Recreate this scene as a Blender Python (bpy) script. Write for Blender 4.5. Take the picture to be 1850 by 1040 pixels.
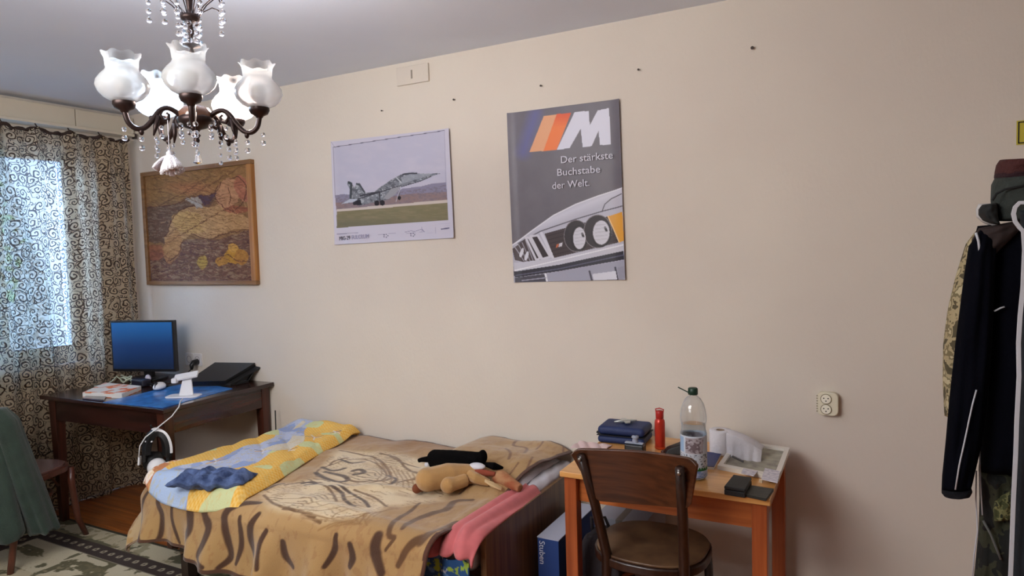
import bpy, bmesh, math, random
import numpy as np
from mathutils import Vector, Matrix
PI = math.pi
random.seed(7); rng = np.random.default_rng(7)
for o in list(bpy.data.objects): bpy.data.objects.remove(o)
S = bpy.context.scene; COL = S.collection

# ------------------------------------------------------------------ camera, light, exposure
FPX, YAW, PITCH, ROLL, CAMZ, WALL_Y, WALL_X, CEIL = 1226.2, .4926, -.0567, .029, 1.579, 3.025, -4.66, 2.6
F_ = Vector((-math.sin(YAW)*math.cos(PITCH), math.cos(YAW)*math.cos(PITCH), math.sin(PITCH)))
R_ = Vector((math.cos(YAW), math.sin(YAW), 0)); U_ = R_.cross(F_)
R2 = R_*math.cos(ROLL) - U_*math.sin(ROLL); U2 = R_*math.sin(ROLL) + U_*math.cos(ROLL)
EYE = Vector((0, 0, CAMZ))
cd = bpy.data.cameras.new('camera'); cam = bpy.data.objects.new('camera', cd); COL.objects.link(cam)
cd.sensor_width = 36; cd.lens = 36*FPX/1850; cd.clip_start = .02
m = Matrix((R2, U2, -F_)).transposed().to_4x4(); m.translation = EYE; cam.matrix_world = m
S.camera = cam

w = bpy.data.worlds.new('world'); S.world = w; w.use_nodes = True
wn = w.node_tree.nodes; wn['Background'].inputs[0].default_value = (.42, .64, 1.0, 1); wn['Background'].inputs[1].default_value = 2.9

def area_light(name, loc, target, sx, sy, power, col):
    l = bpy.data.lights.new(name, 'AREA'); l.shape = 'RECTANGLE'; l.size = sx; l.size_y = sy; l.energy = power; l.color = col
    o = bpy.data.objects.new(name, l); COL.objects.link(o); o.location = loc
    o.rotation_euler = (Vector(target)-Vector(loc)).to_track_quat('-Z', 'Y').to_euler(); return o
# daylight outside the window behind the curtain
area_light('window_daylight', (-5.9, .6, 2.6), (-4.3, 1.9, 1.4), 1.8, 1.6, 1200, (.30, .54, 1.0))
# unseen fill lights added overhead and behind the camera to brighten the room
area_light('room_fill', (-1.8, -.2, 2.52), (-2.0, 2.6, 1.2), 1.6, 1.0, 78, (1.0, .97, .93))
area_light('rear_fill', (-2.2, -2.3, 2.15), (-2.1, 3.0, 1.5), 1.6, .7, 34, (.90, .94, 1.0))
vs = S.view_settings; vs.view_transform = 'Standard'; vs.look = 'None'; vs.gamma = 1; vs.use_curve_mapping = False
vs.exposure = 0.0

# ------------------------------------------------------------------ helpers
def ray(x, y): return F_ + R2*((x-925)/FPX) + U2*((520-y)/FPX)
def on_x(x, y, v): d = ray(x, y); return EYE + d*(v/d.x)
def on_y(x, y, v): d = ray(x, y); return EYE + d*(v/d.y)
def on_z(x, y, v): d = ray(x, y); return EYE + d*((v-CAMZ)/d.z)

def lin(c):
    c = np.asarray(c, float)/255.
    return np.where(c <= .04045, c/12.92, ((c+.055)/1.055)**2.4)
def L(r, g, b): return tuple(float(v) for v in lin((r, g, b)))

MATS = {}
def mat(name, rgb, rough=.6, metal=0, var=0, vscale=8, bump=0, bscale=60, stretch=(1, 1, 1), spec=.5, emit=0, trans=0, ior=1.45, rgb2=None, sheen=0, coat=0, translucent=0):
    if name in MATS: return MATS[name]
    mt = bpy.data.materials.new(name); mt.use_nodes = True; nt = mt.node_tree; n = nt.nodes; lk = nt.links
    b = n['Principled BSDF']; c = L(*rgb)
    b.inputs['Base Color'].default_value = (*c, 1); b.inputs['Roughness'].default_value = rough; b.inputs['Metallic'].default_value = metal
    b.inputs['Specular IOR Level'].default_value = spec; b.inputs['IOR'].default_value = ior
    if trans: b.inputs['Transmission Weight'].default_value = trans
    if sheen: b.inputs['Sheen Weight'].default_value = sheen
    if coat: b.inputs['Coat Weight'].default_value = coat; b.inputs['Coat Roughness'].default_value = .15
    if emit: b.inputs['Emission Color'].default_value = (*c, 1); b.inputs['Emission Strength'].default_value = emit
    if var or bump:
        tc = n.new('ShaderNodeTexCoord'); mp = n.new('ShaderNodeMapping'); mp.inputs['Scale'].default_value = stretch
        lk.new(tc.outputs['Object'], mp.inputs[0])
    if var:
        nz = n.new('ShaderNodeTexNoise'); nz.inputs['Scale'].default_value = vscale; nz.inputs['Detail'].default_value = 6
        lk.new(mp.outputs[0], nz.inputs['Vector'])
        cr = n.new('ShaderNodeValToRGB'); cr.color_ramp.elements[0].position = .32; cr.color_ramp.elements[1].position = .68
        c2 = L(*rgb2) if rgb2 else tuple(v*(1-var) for v in c)
        cr.color_ramp.elements[0].color = (*c2, 1); cr.color_ramp.elements[1].color = (*c, 1)
        lk.new(nz.outputs['Fac'], cr.inputs[0]); lk.new(cr.outputs[0], b.inputs['Base Color'])
    if bump:
        nb = n.new('ShaderNodeTexNoise'); nb.inputs['Scale'].default_value = bscale; nb.inputs['Detail'].default_value = 4
        lk.new(mp.outputs[0], nb.inputs['Vector'])
        bp = n.new('ShaderNodeBump'); bp.inputs['Strength'].default_value = bump; bp.inputs['Distance'].default_value = .01
        lk.new(nb.outputs['Fac'], bp.inputs['Height']); lk.new(bp.outputs[0], b.inputs['Normal'])
    if translucent:
        tr = n.new('ShaderNodeBsdfTranslucent'); tr.inputs[0].default_value = (*c, 1); mx = n.new('ShaderNodeMixShader'); mx.inputs[0].default_value = translucent
        out = n['Material Output']; lk.new(b.outputs[0], mx.inputs[1]); lk.new(tr.outputs[0], mx.inputs[2]); lk.new(mx.outputs[0], out.inputs[0])
    MATS[name] = mt; return mt
def painted(name, rough=.7, bump=0, bscale=200, sheen=0, spec=.3):
    mt = mat(name, (255, 255, 255), rough, bump=bump, bscale=bscale, sheen=sheen, spec=spec)
    n = mt.node_tree.nodes
    if 'vc' not in n:
        a = n.new('ShaderNodeVertexColor'); a.name = 'vc'; a.layer_name = 'Col'
        mt.node_tree.links.new(a.outputs[0], n['Principled BSDF'].inputs['Base Color'])
    return mt
def wood(name, c1, c2, rough=.35, axis=0, scale=3, coat=.2):
    if name in MATS: return MATS[name]
    st = [22, 22, 22]; st[axis] = 1.2
    mt = mat(name, c1, rough, var=.5, vscale=scale, rgb2=c2, stretch=tuple(st), bump=.05, bscale=6, coat=coat)
    return mt

class MB:
    def __init__(s): s.v = []; s.f = []; s.col = None
    def add(s, v, f):
        k = len(s.v); s.v += [tuple(p) for p in v]; s.f += [tuple(i+k for i in q) for q in f]; return s
    def box(s, a, b, M=None):
        (x0, y0, z0), (x1, y1, z1) = a, b
        v = [(x, y, z) for z in (z0, z1) for x, y in ((x0, y0), (x1, y0), (x1, y1), (x0, y1))]
        if M: v = [tuple(M @ Vector(p)) for p in v]
        return s.add(v, [(3, 2, 1, 0), (4, 5, 6, 7), (0, 1, 5, 4), (1, 2, 6, 5), (2, 3, 7, 6), (3, 0, 4, 7)])
    def bar(s, p, q, w, h, up=(0, 0, 1), w2=None, h2=None):
        p = Vector(p); q = Vector(q); d = (q-p).normalized(); r = d.cross(Vector(up)).normalized(); u = r.cross(d)
        w2 = w2 or w; h2 = h2 or h; v = []
        for c, ww, hh in ((p, w, h), (q, w2, h2)):
            v += [c+r*a*ww/2+u*b*hh/2 for a, b in ((-1, -1), (1, -1), (1, 1), (-1, 1))]
        return s.add(v, [(0, 1, 2, 3), (7, 6, 5, 4), (0, 4, 5, 1), (1, 5, 6, 2), (2, 6, 7, 3), (3, 7, 4, 0)])
    def tube(s, pts, r, n=8, cap=True, flat=1.0):
        pts = [Vector(p) for p in pts]; N = len(pts); rs = r if isinstance(r, (list, tuple)) else [r]*N
        k = len(s.v); ref = None
        for i, p in enumerate(pts):
            d = (pts[min(i+1, N-1)]-pts[max(i-1, 0)]).normalized()
            if ref is None: ref = Vector((0, 0, 1)) if abs(d.z) < .9 else Vector((1, 0, 0))
            a = d.cross(ref).normalized(); b = a.cross(d).normalized(); ref = b
            for j in range(n):
                t = 2*PI*j/n; s.v.append(tuple(p + a*math.cos(t)*rs[i] + b*math.sin(t)*rs[i]*flat))
        for i in range(N-1):
            for j in range(n):
                s.f.append((k+i*n+j, k+i*n+(j+1) % n, k+(i+1)*n+(j+1) % n, k+(i+1)*n+j))
        if cap: s.f.append(tuple(k+j for j in range(n))[::-1]); s.f.append(tuple(k+(N-1)*n+j for j in range(n)))
        return s
    def lathe(s, prof, n=24, c=(0, 0, 0), sx=1, sy=1, wob=None, cap=False):
        k = len(s.v); N = len(prof)
        for i, (r, z) in enumerate(prof):
            for j in range(n):
                t = 2*PI*j/n; rr = r*(1+(wob(i, t) if wob else 0))
                s.v.append((c[0]+rr*math.cos(t)*sx, c[1]+rr*math.sin(t)*sy, c[2]+z))
        for i in range(N-1):
            for j in range(n):
                s.f.append((k+i*n+j, k+i*n+(j+1) % n, k+(i+1)*n+(j+1) % n, k+(i+1)*n+j))
        if cap: s.f.append(tuple(k+j for j in range(n))[::-1]); s.f.append(tuple(k+(N-1)*n+j for j in range(n)))
        return s
    def ball(s, c, r, n=12, sq=(1, 1, 1)):
        prof = [(r*math.sin(PI*i/(n//2+1)), -r*math.cos(PI*i/(n//2+1))) for i in range(0, n//2+2)]
        prof[0] = (r*.02, -r); prof[-1] = (r*.02, r)
        k = len(s.v); s.lathe(prof, n, (0, 0, 0), cap=True)
        for i in range(k, len(s.v)): x, y, z = s.v[i]; s.v[i] = (c[0]+x*sq[0], c[1]+y*sq[1], c[2]+z*sq[2])
        return s
    def prism(s, pts, z0, z1, M=None):
        n = len(pts); v = [(x, y, z0) for x, y in pts]+[(x, y, z1) for x, y in pts]
        if M: v = [tuple(M @ Vector(p)) for p in v]
        return s.add(v, [tuple(range(n))[::-1], tuple(range(n, 2*n))]+[(i, (i+1) % n, n+(i+1) % n, n+i) for i in range(n)])
    def grid(s, P, nu, nv):  # P: (nu*nv,3) row-major v then u
        k = len(s.v); s.v += [tuple(map(float, p)) for p in P]
        s.f += [(k+j*nu+i, k+j*nu+i+1, k+(j+1)*nu+i+1, k+(j+1)*nu+i) for j in range(nv-1) for i in range(nu-1)]
        return s

def world_loc(o):
    v = Vector((0, 0, 0))
    while o: v += o.location; o = o.parent
    return v
def obj(name, mb, m, parent=None, smooth=False, bevel=0, seg=2, world=False, colors=None, solid=0, sub=0, solid_off=-1, uv=None, loc=None, label=None, remesh=0):
    me = bpy.data.meshes.new(name)
    vv = mb.v
    if world and parent: wl = world_loc(parent); vv = [(x-wl.x, y-wl.y, z-wl.z) for x, y, z in vv]
    me.from_pydata(vv, [], mb.f); me.validate(); me.update()
    if smooth: me.polygons.foreach_set('use_smooth', [True]*len(me.polygons))
    if colors is not None:
        ca = me.color_attributes.new('Col', 'FLOAT_COLOR', 'POINT'); a = np.ones((len(vv), 4), np.float32); a[:, :3] = colors
        ca.data.foreach_set('color', a.ravel())
    if uv is not None:
        ul = me.uv_layers.new(name='UVMap'); li = np.empty(len(me.loops), np.int32); me.loops.foreach_get('vertex_index', li)
        ul.data.foreach_set('uv', np.asarray(uv, np.float32)[li].ravel())
    me.materials.append(m)
    o = bpy.data.objects.new(name, me); COL.objects.link(o)
    if parent: o.parent = parent
    if loc: o.location = loc
    if label: o['label'] = label
    if remesh:
        md = o.modifiers.new('r', 'REMESH'); md.mode = 'VOXEL'; md.voxel_size = remesh; md.use_smooth_shade = True
        md = o.modifiers.new('s', 'SMOOTH'); md.iterations = 4; md.factor = .6
    if solid: md = o.modifiers.new('t', 'SOLIDIFY'); md.thickness = solid; md.offset = solid_off
    if bevel:
        md = o.modifiers.new('b', 'BEVEL'); md.width = bevel; md.segments = seg; md.limit_method = 'ANGLE'; md.angle_limit = .6
        me.polygons.foreach_set('use_smooth', [True]*len(me.polygons))
        try: md.harden_normals = True
        except Exception: pass
    if sub: md = o.modifiers.new('u', 'SUBSURF'); md.levels = sub; md.render_levels = sub
    return o
def tag(o, label, cat, group=None, kind=None):
    o['label'] = label; o['category'] = cat
    if group: o['group'] = group
    if kind: o['kind'] = kind
    return o
def thing(name, label, cat, loc=(0, 0, 0), rz=0, group=None):
    o = bpy.data.objects.new(name, None); COL.objects.link(o); o.location = loc; o.rotation_euler = (0, 0, rz); o.empty_display_size = .05
    return tag(o, label, cat, group)
def struct(name, mb, m, **k):
    o = obj(name, mb, m, **k); o['kind'] = 'structure'; return o
def box_(a, b): return MB().box(a, b)

# raster helpers working on coordinate arrays
def in_poly(X, Y, pts):
    r = np.zeros(X.shape, bool); n = len(pts)
    for i in range(n):
        x0, y0 = pts[i]; x1, y1 = pts[(i+1) % n]
        if y0 == y1: continue
        c = ((y0 > Y) != (y1 > Y)) & (X < (x1-x0)*(Y-y0)/(y1-y0)+x0); r ^= c
    return r
def dist_line(X, Y, pts, ws=None):
    best = np.full(X.shape, 1e9)
    for i in range(len(pts)-1):
        x0, y0 = pts[i]; x1, y1 = pts[i+1]; dx, dy = x1-x0, y1-y0; l2 = dx*dx+dy*dy+1e-12
        t = np.clip(((X-x0)*dx+(Y-y0)*dy)/l2, 0, 1); d = np.hypot(X-x0-t*dx, Y-y0-t*dy)
        if ws is not None: d = d/(ws[i]*(1-t)+ws[i+1]*t)
        best = np.minimum(best, d)
    return best
def vnoise(X, Y, seed=0):
    r = np.random.default_rng(seed); T = r.random((256, 256)); xi = np.floor(X).astype(int); yi = np.floor(Y).astype(int)
    fx = X-xi; fy = Y-yi; fx = fx*fx*(3-2*fx); fy = fy*fy*(3-2*fy); g = lambda a, b: T[a % 256, b % 256]
    return (g(xi, yi)*(1-fx)+g(xi+1, yi)*fx)*(1-fy)+(g(xi, yi+1)*(1-fx)+g(xi+1, yi+1)*fx)*fy
def fbm(X, Y, seed=0, o=4):
    a = .5; s = 0; t = 0
    for i in range(o): s = s+a*vnoise(X*2**i, Y*2**i, seed+i); t += a; a *= .55
    return s/t
def catmull(pts, ws, k=5):
    P = [pts[0]]+list(pts)+[pts[-1]]; o = []; w2 = []
    for i in range(1, len(P)-2):
        a, b, c, d = [np.array(P[i+j], float) for j in (-1, 0, 1, 2)]
        for j in range(k):
            t = j/k; o.append(tuple(.5*((2*b)+(c-a)*t+(2*a-5*b+4*c-d)*t*t+(3*b-3*c+d-a)*t**3))); w2.append(ws[i-1]*(1-t)+ws[i]*t)
    return o+[tuple(pts[-1])], w2+[ws[-1]]
class Paint:
    def __init__(s, X, Y, rgb): s.X = X; s.Y = Y; s.c = np.ones(X.shape+(3,))*np.array(rgb, float)
    def mixm(s, m, rgb, a=1.): m = (np.asarray(m, float)*a)[..., None]; s.c = s.c*(1-m)+np.array(rgb, float)*m
    def poly(s, pts, rgb, a=1.): s.mixm(in_poly(s.X, s.Y, pts), rgb, a)
    def line(s, pts, w, rgb, a=1., soft=.3, curve=False):
        ws = w if isinstance(w, (list, tuple)) else [w]*len(pts)
        if curve and len(pts) > 2: pts, ws = catmull(pts, ws)
        s.mixm(np.clip((1-dist_line(s.X, s.Y, pts, ws))/soft+.5, 0, 1), rgb, a)
    def ell(s, cx, cy, rx, ry, rgb, a=1., rot=0, ring=None):
        dx = s.X-cx; dy = s.Y-cy; c, sn = math.cos(rot), math.sin(rot); d = np.hypot((dx*c+dy*sn)/rx, (-dx*sn+dy*c)/ry)
        m = (d < 1) if ring is None else (np.abs(d-1) < ring); s.mixm(m, rgb, a)
    def lin(s): return lin(np.clip(s.c, 0, 255)).reshape(-1, 3)
def homog(src, dst):
    A = []; b = []
    for (x, y), (u, v) in zip(src, dst):
        A.append([x, y, 1, 0, 0, 0, -u*x, -u*y]); b.append(u); A.append([0, 0, 0, x, y, 1, -v*x, -v*y]); b.append(v)
    h = np.linalg.solve(np.array(A, float), np.array(b, float)); return np.append(h, 1).reshape(3, 3)
def hmap(H, X, Y):
    w_ = H[2, 0]*X+H[2, 1]*Y+H[2, 2]; return (H[0, 0]*X+H[0, 1]*Y+H[0, 2])/w_, (H[1, 0]*X+H[1, 1]*Y+H[1, 2])/w_

def text_mesh(name, body, m, parent, origin, xdir, zdir, size, depth=.0008, shear=0, stretch=1, bold=0, spacing=1):
    c = bpy.data.curves.new(name, 'FONT'); c.body = body; c.size = size; c.extrude = depth/2; c.offset = bold; c.shear = shear; c.space_character = spacing; c.resolution_u = 3
    t = bpy.data.objects.new('tmp', c); COL.objects.link(t)
    me = bpy.data.meshes.new_from_object(t.evaluated_get(bpy.context.evaluated_depsgraph_get())); bpy.data.objects.remove(t)
    me.name = name; X = Vector(xdir); Z = Vector(zdir); N = X.cross(Z).normalized(); o0 = Vector(origin)
    wl = world_loc(parent) if parent else Vector((0, 0, 0))
    for v in me.vertices: p = v.co; v.co = o0 + X*p.x*stretch + Z*p.y + N*p.z - wl
    me.materials.clear(); me.materials.append(m)
    o = bpy.data.objects.new(name, me); COL.objects.link(o); o.parent = parent; return o

# ------------------------------------------------------------------ room shell
WY = 3.02
def plaster(name, rgb, rgb2, bump=.25):
    mt = bpy.data.materials.new(name); mt.use_nodes = True; n = mt.node_tree.nodes; lk = mt.node_tree.links; b = n['Principled BSDF']
    tc = n.new('ShaderNodeTexCoord'); nz = n.new('ShaderNodeTexNoise'); nz.inputs['Scale'].default_value = .9; nz.inputs['Detail'].default_value = 5
    cr = n.new('ShaderNodeValToRGB'); cr.color_ramp.elements[0].position = .35; cr.color_ramp.elements[1].position = .65
    cr.color_ramp.elements[0].color = (*L(*rgb2), 1); cr.color_ramp.elements[1].color = (*L(*rgb), 1)
    lk.new(tc.outputs['Object'], nz.inputs['Vector']); lk.new(nz.outputs['Fac'], cr.inputs[0]); lk.new(cr.outputs[0], b.inputs['Base Color'])
    mp = n.new('ShaderNodeMapping'); mp.inputs['Scale'].default_value = (1, 1, .45); lk.new(tc.outputs['Object'], mp.inputs[0])
    nb = n.new('ShaderNodeTexNoise'); nb.inputs['Scale'].default_value = 90; nb.inputs['Detail'].default_value = 3; lk.new(mp.outputs[0], nb.inputs['Vector'])
    bp = n.new('ShaderNodeBump'); bp.inputs['Strength'].default_value = bump; bp.inputs['Distance'].default_value = .004
    lk.new(nb.outputs['Fac'], bp.inputs['Height']); lk.new(bp.outputs[0], b.inputs['Normal'])
    b.inputs['Roughness'].default_value = .75; b.inputs['Specular IOR Level'].default_value = .25
    return mt
m_wall = plaster('wallpaper', (218, 208, 194), (210, 199, 187)); m_ceil = plaster('ceiling_paint', (232, 240, 252), (224, 232, 247), .08)
struct('wall_back', box_((-4.78, WY, 0), (1.7, WY+.2, CEIL)), m_wall)
struct('wall_right', box_((1.6, -2.5, 0), (1.75, WY, CEIL)), m_wall); struct('wall_front', box_((-4.78, -2.65, 0), (1.75, -2.5, CEIL)), m_wall)
WN = (1.15, 2.63, .93, 2.34)  # window hole y0,y1,z0,z1
wl = MB()
wl.box((WALL_X-.10, -2.5, 0), (WALL_X, WN[0], CEIL)); wl.box((WALL_X-.10, WN[1], 0), (WALL_X, WY, CEIL))
wl.box((WALL_X-.10, WN[0], 0), (WALL_X, WN[1], WN[2])); wl.box((WALL_X-.10, WN[0], WN[3]), (WALL_X, WN[1], CEIL))
struct('wall_left', wl, m_wall)
struct('ceiling', box_((-4.78, -2.65, CEIL), (1.75, WY+.2, CEIL+.15)), m_ceil)
m_floor = wood('floor_wood', (186, 108, 48), (130, 68, 28), .4, axis=0, scale=2)
fl = box_((-4.76, -2.65, -.1), (1.75, WY, -.012)); floor = struct('floor', fl, m_floor)
plank_me = {}
for k in range(10):                       # boards of the strip that shows between rug, desk and bed
    y = 3.0-k*.095
    o = obj('plank', box_((-4.64, y-.093, -.012), (-2.6, y, 0)), m_floor, floor, bevel=.002)
struct('baseboard_back', MB().box((-4.66, WY-.018, 0), (1.6, WY, .07)), mat('baseboard_paint', (120, 72, 44), .4), bevel=.004)
# window
m_wframe = mat('window_paint', (225, 228, 235), .35)
wf = MB(); y0, y1, z0, z1 = WN; xw = WALL_X-.02
for a, b in (((y0, z0), (y0+.06, z1)), ((y1-.04, z0), (y1, z1)), ((y0, z0), (y1, z0+.06)), ((y0, z1-.06), (y1, z1))):
    wf.box((xw-.06, a[0], a[1]), (xw, b[0], b[1]))
win = struct('window_1', wf, m_wframe, bevel=.004)
m_glass = mat('window_glass', (255, 255, 255), 0, trans=1, ior=1.02, spec=.2)
for k, (a, b) in enumerate(((y0+.06, 1.66), (1.66, 2.14), (2.14, y1-.04))):
    s = MB()
    for c, d in (((a, z0+.06), (a+.045, z1-.06)), ((b-.045, z0+.06), (b, z1-.06)), ((a, z0+.06), (b, z0+.11)), ((a, z1-.11), (b, z1-.06))):
        s.box((xw-.05, c[0], c[1]), (xw+.012, d[0], d[1]))
    sa = obj('sash', s, m_wframe, win, bevel=.003)
    obj('pane', box_((xw-.03, a+.04, z0+.1), (xw-.026, b-.04, z1-.1)), m_glass, sa)
obj('window_sill', box_((WALL_X-.1, y0-.05, z0-.04), (WALL_X+.07, y1+.05, z0)), m_wframe, win, bevel=.006)
# radiator under the window
rad = thing('radiator', 'white ribbed radiator under the window behind the lace curtain', 'radiator', (WALL_X+.05, 1.8, .12))
m_rad = mat('radiator_paint', (150, 145, 138), .5)
for k in range(11): obj('radiator_rib', box_((0, -.55+k*.1, 0), (.04, -.47+k*.1, .58)), m_rad, rad, bevel=.012)
obj('pipe', MB().tube([(.02, -.6, .05), (.02, .62, .05)], .013), m_rad, rad, smooth=True)

# foliage outside the window
tr = thing('tree', 'leafy green tree outside the window', 'tree', (-8.0, 2.75, -1.2))
obj('trunk', MB().tube([(0, 0, 0), (.05, 0, 1.4), (0, .1, 3.0)], [.14, .11, .07]), mat('bark', (90, 75, 60), .9), tr)
lf = MB()
for k in range(1500):
    c = rng.normal(0, 1, 3); c = c/np.linalg.norm(c)*rng.uniform(.5, 1.15); c = Vector((c[0]*.8, c[1]*1.0, 2.9+c[2]*1.2))
    a = Vector(rng.normal(0, 1, 3)).normalized(); b = a.orthogonal().normalized()
    lf.add([c-a*.07, c+b*.035, c+a*.07, c-b*.035], [(0, 1, 2, 3)])
o = obj('foliage', lf, mat('leaf', (110, 170, 70), .6, translucent=.4), tr); o['kind'] = 'stuff'

# cornice board and curtain rail above the window
cor = thing('curtain_cornice', 'cream painted cornice board along the top of the window wall', 'cornice', (WALL_X, 2.0, 2.44))
m_cream = mat('cornice_paint', (214, 204, 184), .5, var=.06, vscale=3)
obj('board', box_((WALL_X+.002, .6, 2.455), (WALL_X+.075, 2.612, 2.572)), m_cream, cor, world=True, bevel=.003)
obj('board', box_((WALL_X+.002, 2.618, 2.455), (WALL_X+.07, 3.01, 2.572)), m_cream, cor, world=True, bevel=.003)
rail = thing('curtain_rail', 'slim cream curtain rail under the cornice holding the lace curtain', 'rail', (WALL_X+.1, 2.0, 2.43))
obj('rail_profile', box_((WALL_X+.002, .6, 2.437), (WALL_X+.115, 2.985, 2.4545)), m_cream, rail, world=True, bevel=.002)
obj('end_cap', box_((WALL_X+.08, 2.986, 2.425), (WALL_X+.118, 2.998, 2.46)), mat('dark_cap', (50, 42, 40), .5), rail, world=True, bevel=.002)

# lace curtain
def lace(name, base, dark, cell=.085, open_=.45, line_open=.06, tint=(1, 1, 1), dens=1.0):
    mt = bpy.data.materials.new(name); mt.use_nodes = True; nt = mt.node_tree; n = nt.nodes; lk = nt.links; n.clear()
    def math_(op, a, b=None, c=None, clamp=False):
        k = n.new('ShaderNodeMath'); k.operation = op; k.use_clamp = clamp
        for i, v in enumerate((a, b, c)):
            if v is None: continue
            if isinstance(v, (int, float)): k.inputs[i].default_value = v
            else: lk.new(v, k.inputs[i])
        return k.outputs[0]
    uv = n.new('ShaderNodeUVMap'); uv.uv_map = 'UVMap'
    masks = []
    for si, (cs, off, r_in, wd, turns) in enumerate(((cell, 0, .45, .20, 3.3), (cell*.55, 3.7, .42, .20, 2.6))):
        mp = n.new('ShaderNodeMapping'); mp.inputs['Scale'].default_value = (1/cs, 1/cs, 1/cs); mp.inputs['Location'].default_value = (off, off*1.7, 0)
        lk.new(uv.outputs[0], mp.inputs[0])
        # slight organic warp
        nz = n.new('ShaderNodeTexNoise'); nz.inputs['Scale'].default_value = .8; lk.new(mp.outputs[0], nz.inputs['Vector'])
        wv = n.new('ShaderNodeVectorMath'); wv.operation = 'MULTIPLY_ADD'; wv.inputs[1].default_value = (.8, .8, 0); lk.new(nz.outputs['Color'], wv.inputs[0]); lk.new(mp.outputs[0], wv.inputs[2])
        vo = n.new('ShaderNodeTexVoronoi'); vo.voronoi_dimensions = '2D'; vo.inputs['Scale'].default_value = 1; vo.inputs['Randomness'].default_value = .7; lk.new(wv.outputs[0], vo.inputs['Vector'])
        sb = n.new('ShaderNodeVectorMath'); sb.operation = 'SUBTRACT'; lk.new(wv.outputs[0], sb.inputs[0]); lk.new(vo.outputs['Position'], sb.inputs[1])
        sp = n.new('ShaderNodeSeparateXYZ'); lk.new(sb.outputs[0], sp.inputs[0])
        sc = n.new('ShaderNodeSeparateColor'); lk.new(vo.outputs['Color'], sc.inputs[0])
        hand = math_('MULTIPLY_ADD', math_('GREATER_THAN', sc.outputs[0], .5), 2.0, -1.0)
        ang = math_('DIVIDE', math_('ARCTAN2', sp.outputs[1], math_('MULTIPLY', sp.outputs[0], hand)), 2*PI)
        ln = n.new('ShaderNodeVectorMath'); ln.operation = 'LENGTH'; lk.new(sb.outputs[0], ln.inputs[0]); r = ln.outputs['Value']
        ph = math_('FRACT', math_('ADD', math_('ADD', math_('MULTIPLY', r, turns), ang), sc.outputs[1]))
        a = math_('LESS_THAN', math_('ABSOLUTE', math_('SUBTRACT', ph, .5)), wd*dens)
        a = math_('MULTIPLY', a, math_('LESS_THAN', r, r_in))
        if si == 0:
            vd = n.new('ShaderNodeTexVoronoi'); vd.voronoi_dimensions = '2D'; vd.feature = 'DISTANCE_TO_EDGE'; vd.inputs['Scale'].default_value = 1; vd.inputs['Randomness'].default_value = .7; lk.new(wv.outputs[0], vd.inputs['Vector'])
            e = math_('MULTIPLY', math_('LESS_THAN', vd.outputs['Distance'], .05), math_('GREATER_THAN', sc.outputs[2], .45)); a = math_('MAXIMUM', a, e); first = r
        else: a = math_('MULTIPLY', a, math_('GREATER_THAN', first, .40))
        masks.append(a)
    msk = math_('MAXIMUM', masks[0], masks[1])
    def cloth(col, trl, opn):
        d = n.new('ShaderNodeBsdfDiffuse'); d.inputs[0].default_value = (*L(*col), 1); t = n.new('ShaderNodeBsdfTranslucent'); t.inputs[0].default_value = (*L(*col), 1)
        x = n.new('ShaderNodeMixShader'); x.inputs[0].default_value = trl; lk.new(d.outputs[0], x.inputs[1]); lk.new(t.outputs[0], x.inputs[2])
        tp = n.new('ShaderNodeBsdfTransparent'); y = n.new('ShaderNodeMixShader'); y.inputs[0].default_value = opn; lk.new(x.outputs[0], y.inputs[1]); lk.new(tp.outputs[0], y.inputs[2]); return y.outputs[0]
    mx = n.new('ShaderNodeMixShader'); lk.new(msk, mx.inputs[0]); lk.new(cloth(base, .62, open_), mx.inputs[1]); lk.new(cloth(dark, .5, line_open), mx.inputs[2])
    out = n.new('ShaderNodeOutputMaterial'); lk.new(mx.outputs[0], out.inputs[0]); return mt
def curtain(name, label, y0, y1, z0, z1, x, m, amp=.03, folds=9, left=None, fold_pow=1, full=1.25, sag=.02, hooks=6, top_gather=0):
    nu, nv = 260, 70; V, Uq = np.mgrid[0:nv, 0:nu]; u = Uq/(nu-1); v = V/(nv-1)
    e0 = y0; e1 = np.full(v.shape, y1)
    if left is not None: e1 = left(v)
    Y = e0+(e1-e0)*u; Z = z1+(z0-z1)*v
    ph = 2*PI*folds*u+1.2*np.sin(5*u)+.6*np.sin(2*v+3*u)
    A = amp*(.5+.8*v)*(1+.4*np.sin(7*u+1))
    X = x+A*np.sin(ph)*.8+.012*np.sin(ph*2.3+v*3)+.02*(vnoise(u*9, v*6, 3)-.5)
    Z = Z - (1-v)**6*sag*(np.abs(np.sin(PI*hooks*u)))**.8
    mb = MB(); mb.grid(np.stack([X, Y, Z], -1).reshape(-1, 3), nu, nv)
    t = thing(name, label, 'curtain', (x, (y0+y1)/2, z0))
    UV = np.stack([(u*(y1-y0)*full).ravel(), (v*(z1-z0)).ravel()], -1)
    obj('lace_panel', mb, m, t, smooth=True, world=True, uv=UV)
    return t
m_lace = lace('lace_fabric', (216, 198, 168), (72, 49, 31), cell=.066, open_=.36, line_open=.10)
c1 = curtain('lace_curtain', 'sheer lace curtain with dark brown scroll pattern over the window', 1.2, 2.93, .03, 2.415, WALL_X+.13, m_lace, amp=.024, folds=8, hooks=9, sag=.028)
m_gather = mat('lace_heading', (58, 44, 38), .9, bump=.6, bscale=200)
hd = MB()
yy = np.linspace(1.2, 2.93, 120)
pts = [(WALL_X+.13+.012*math.sin(70*y), y, 2.408-.022*abs(math.sin(PI*9*(y-1.2)/1.73))**.8+.004*math.sin(90*y)) for y in yy]
hd.tube(pts, [.008+.005*abs(math.sin(40*y)) for y in yy], 6); obj('heading', hd, m_gather, c1, world=True, smooth=True)
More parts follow.
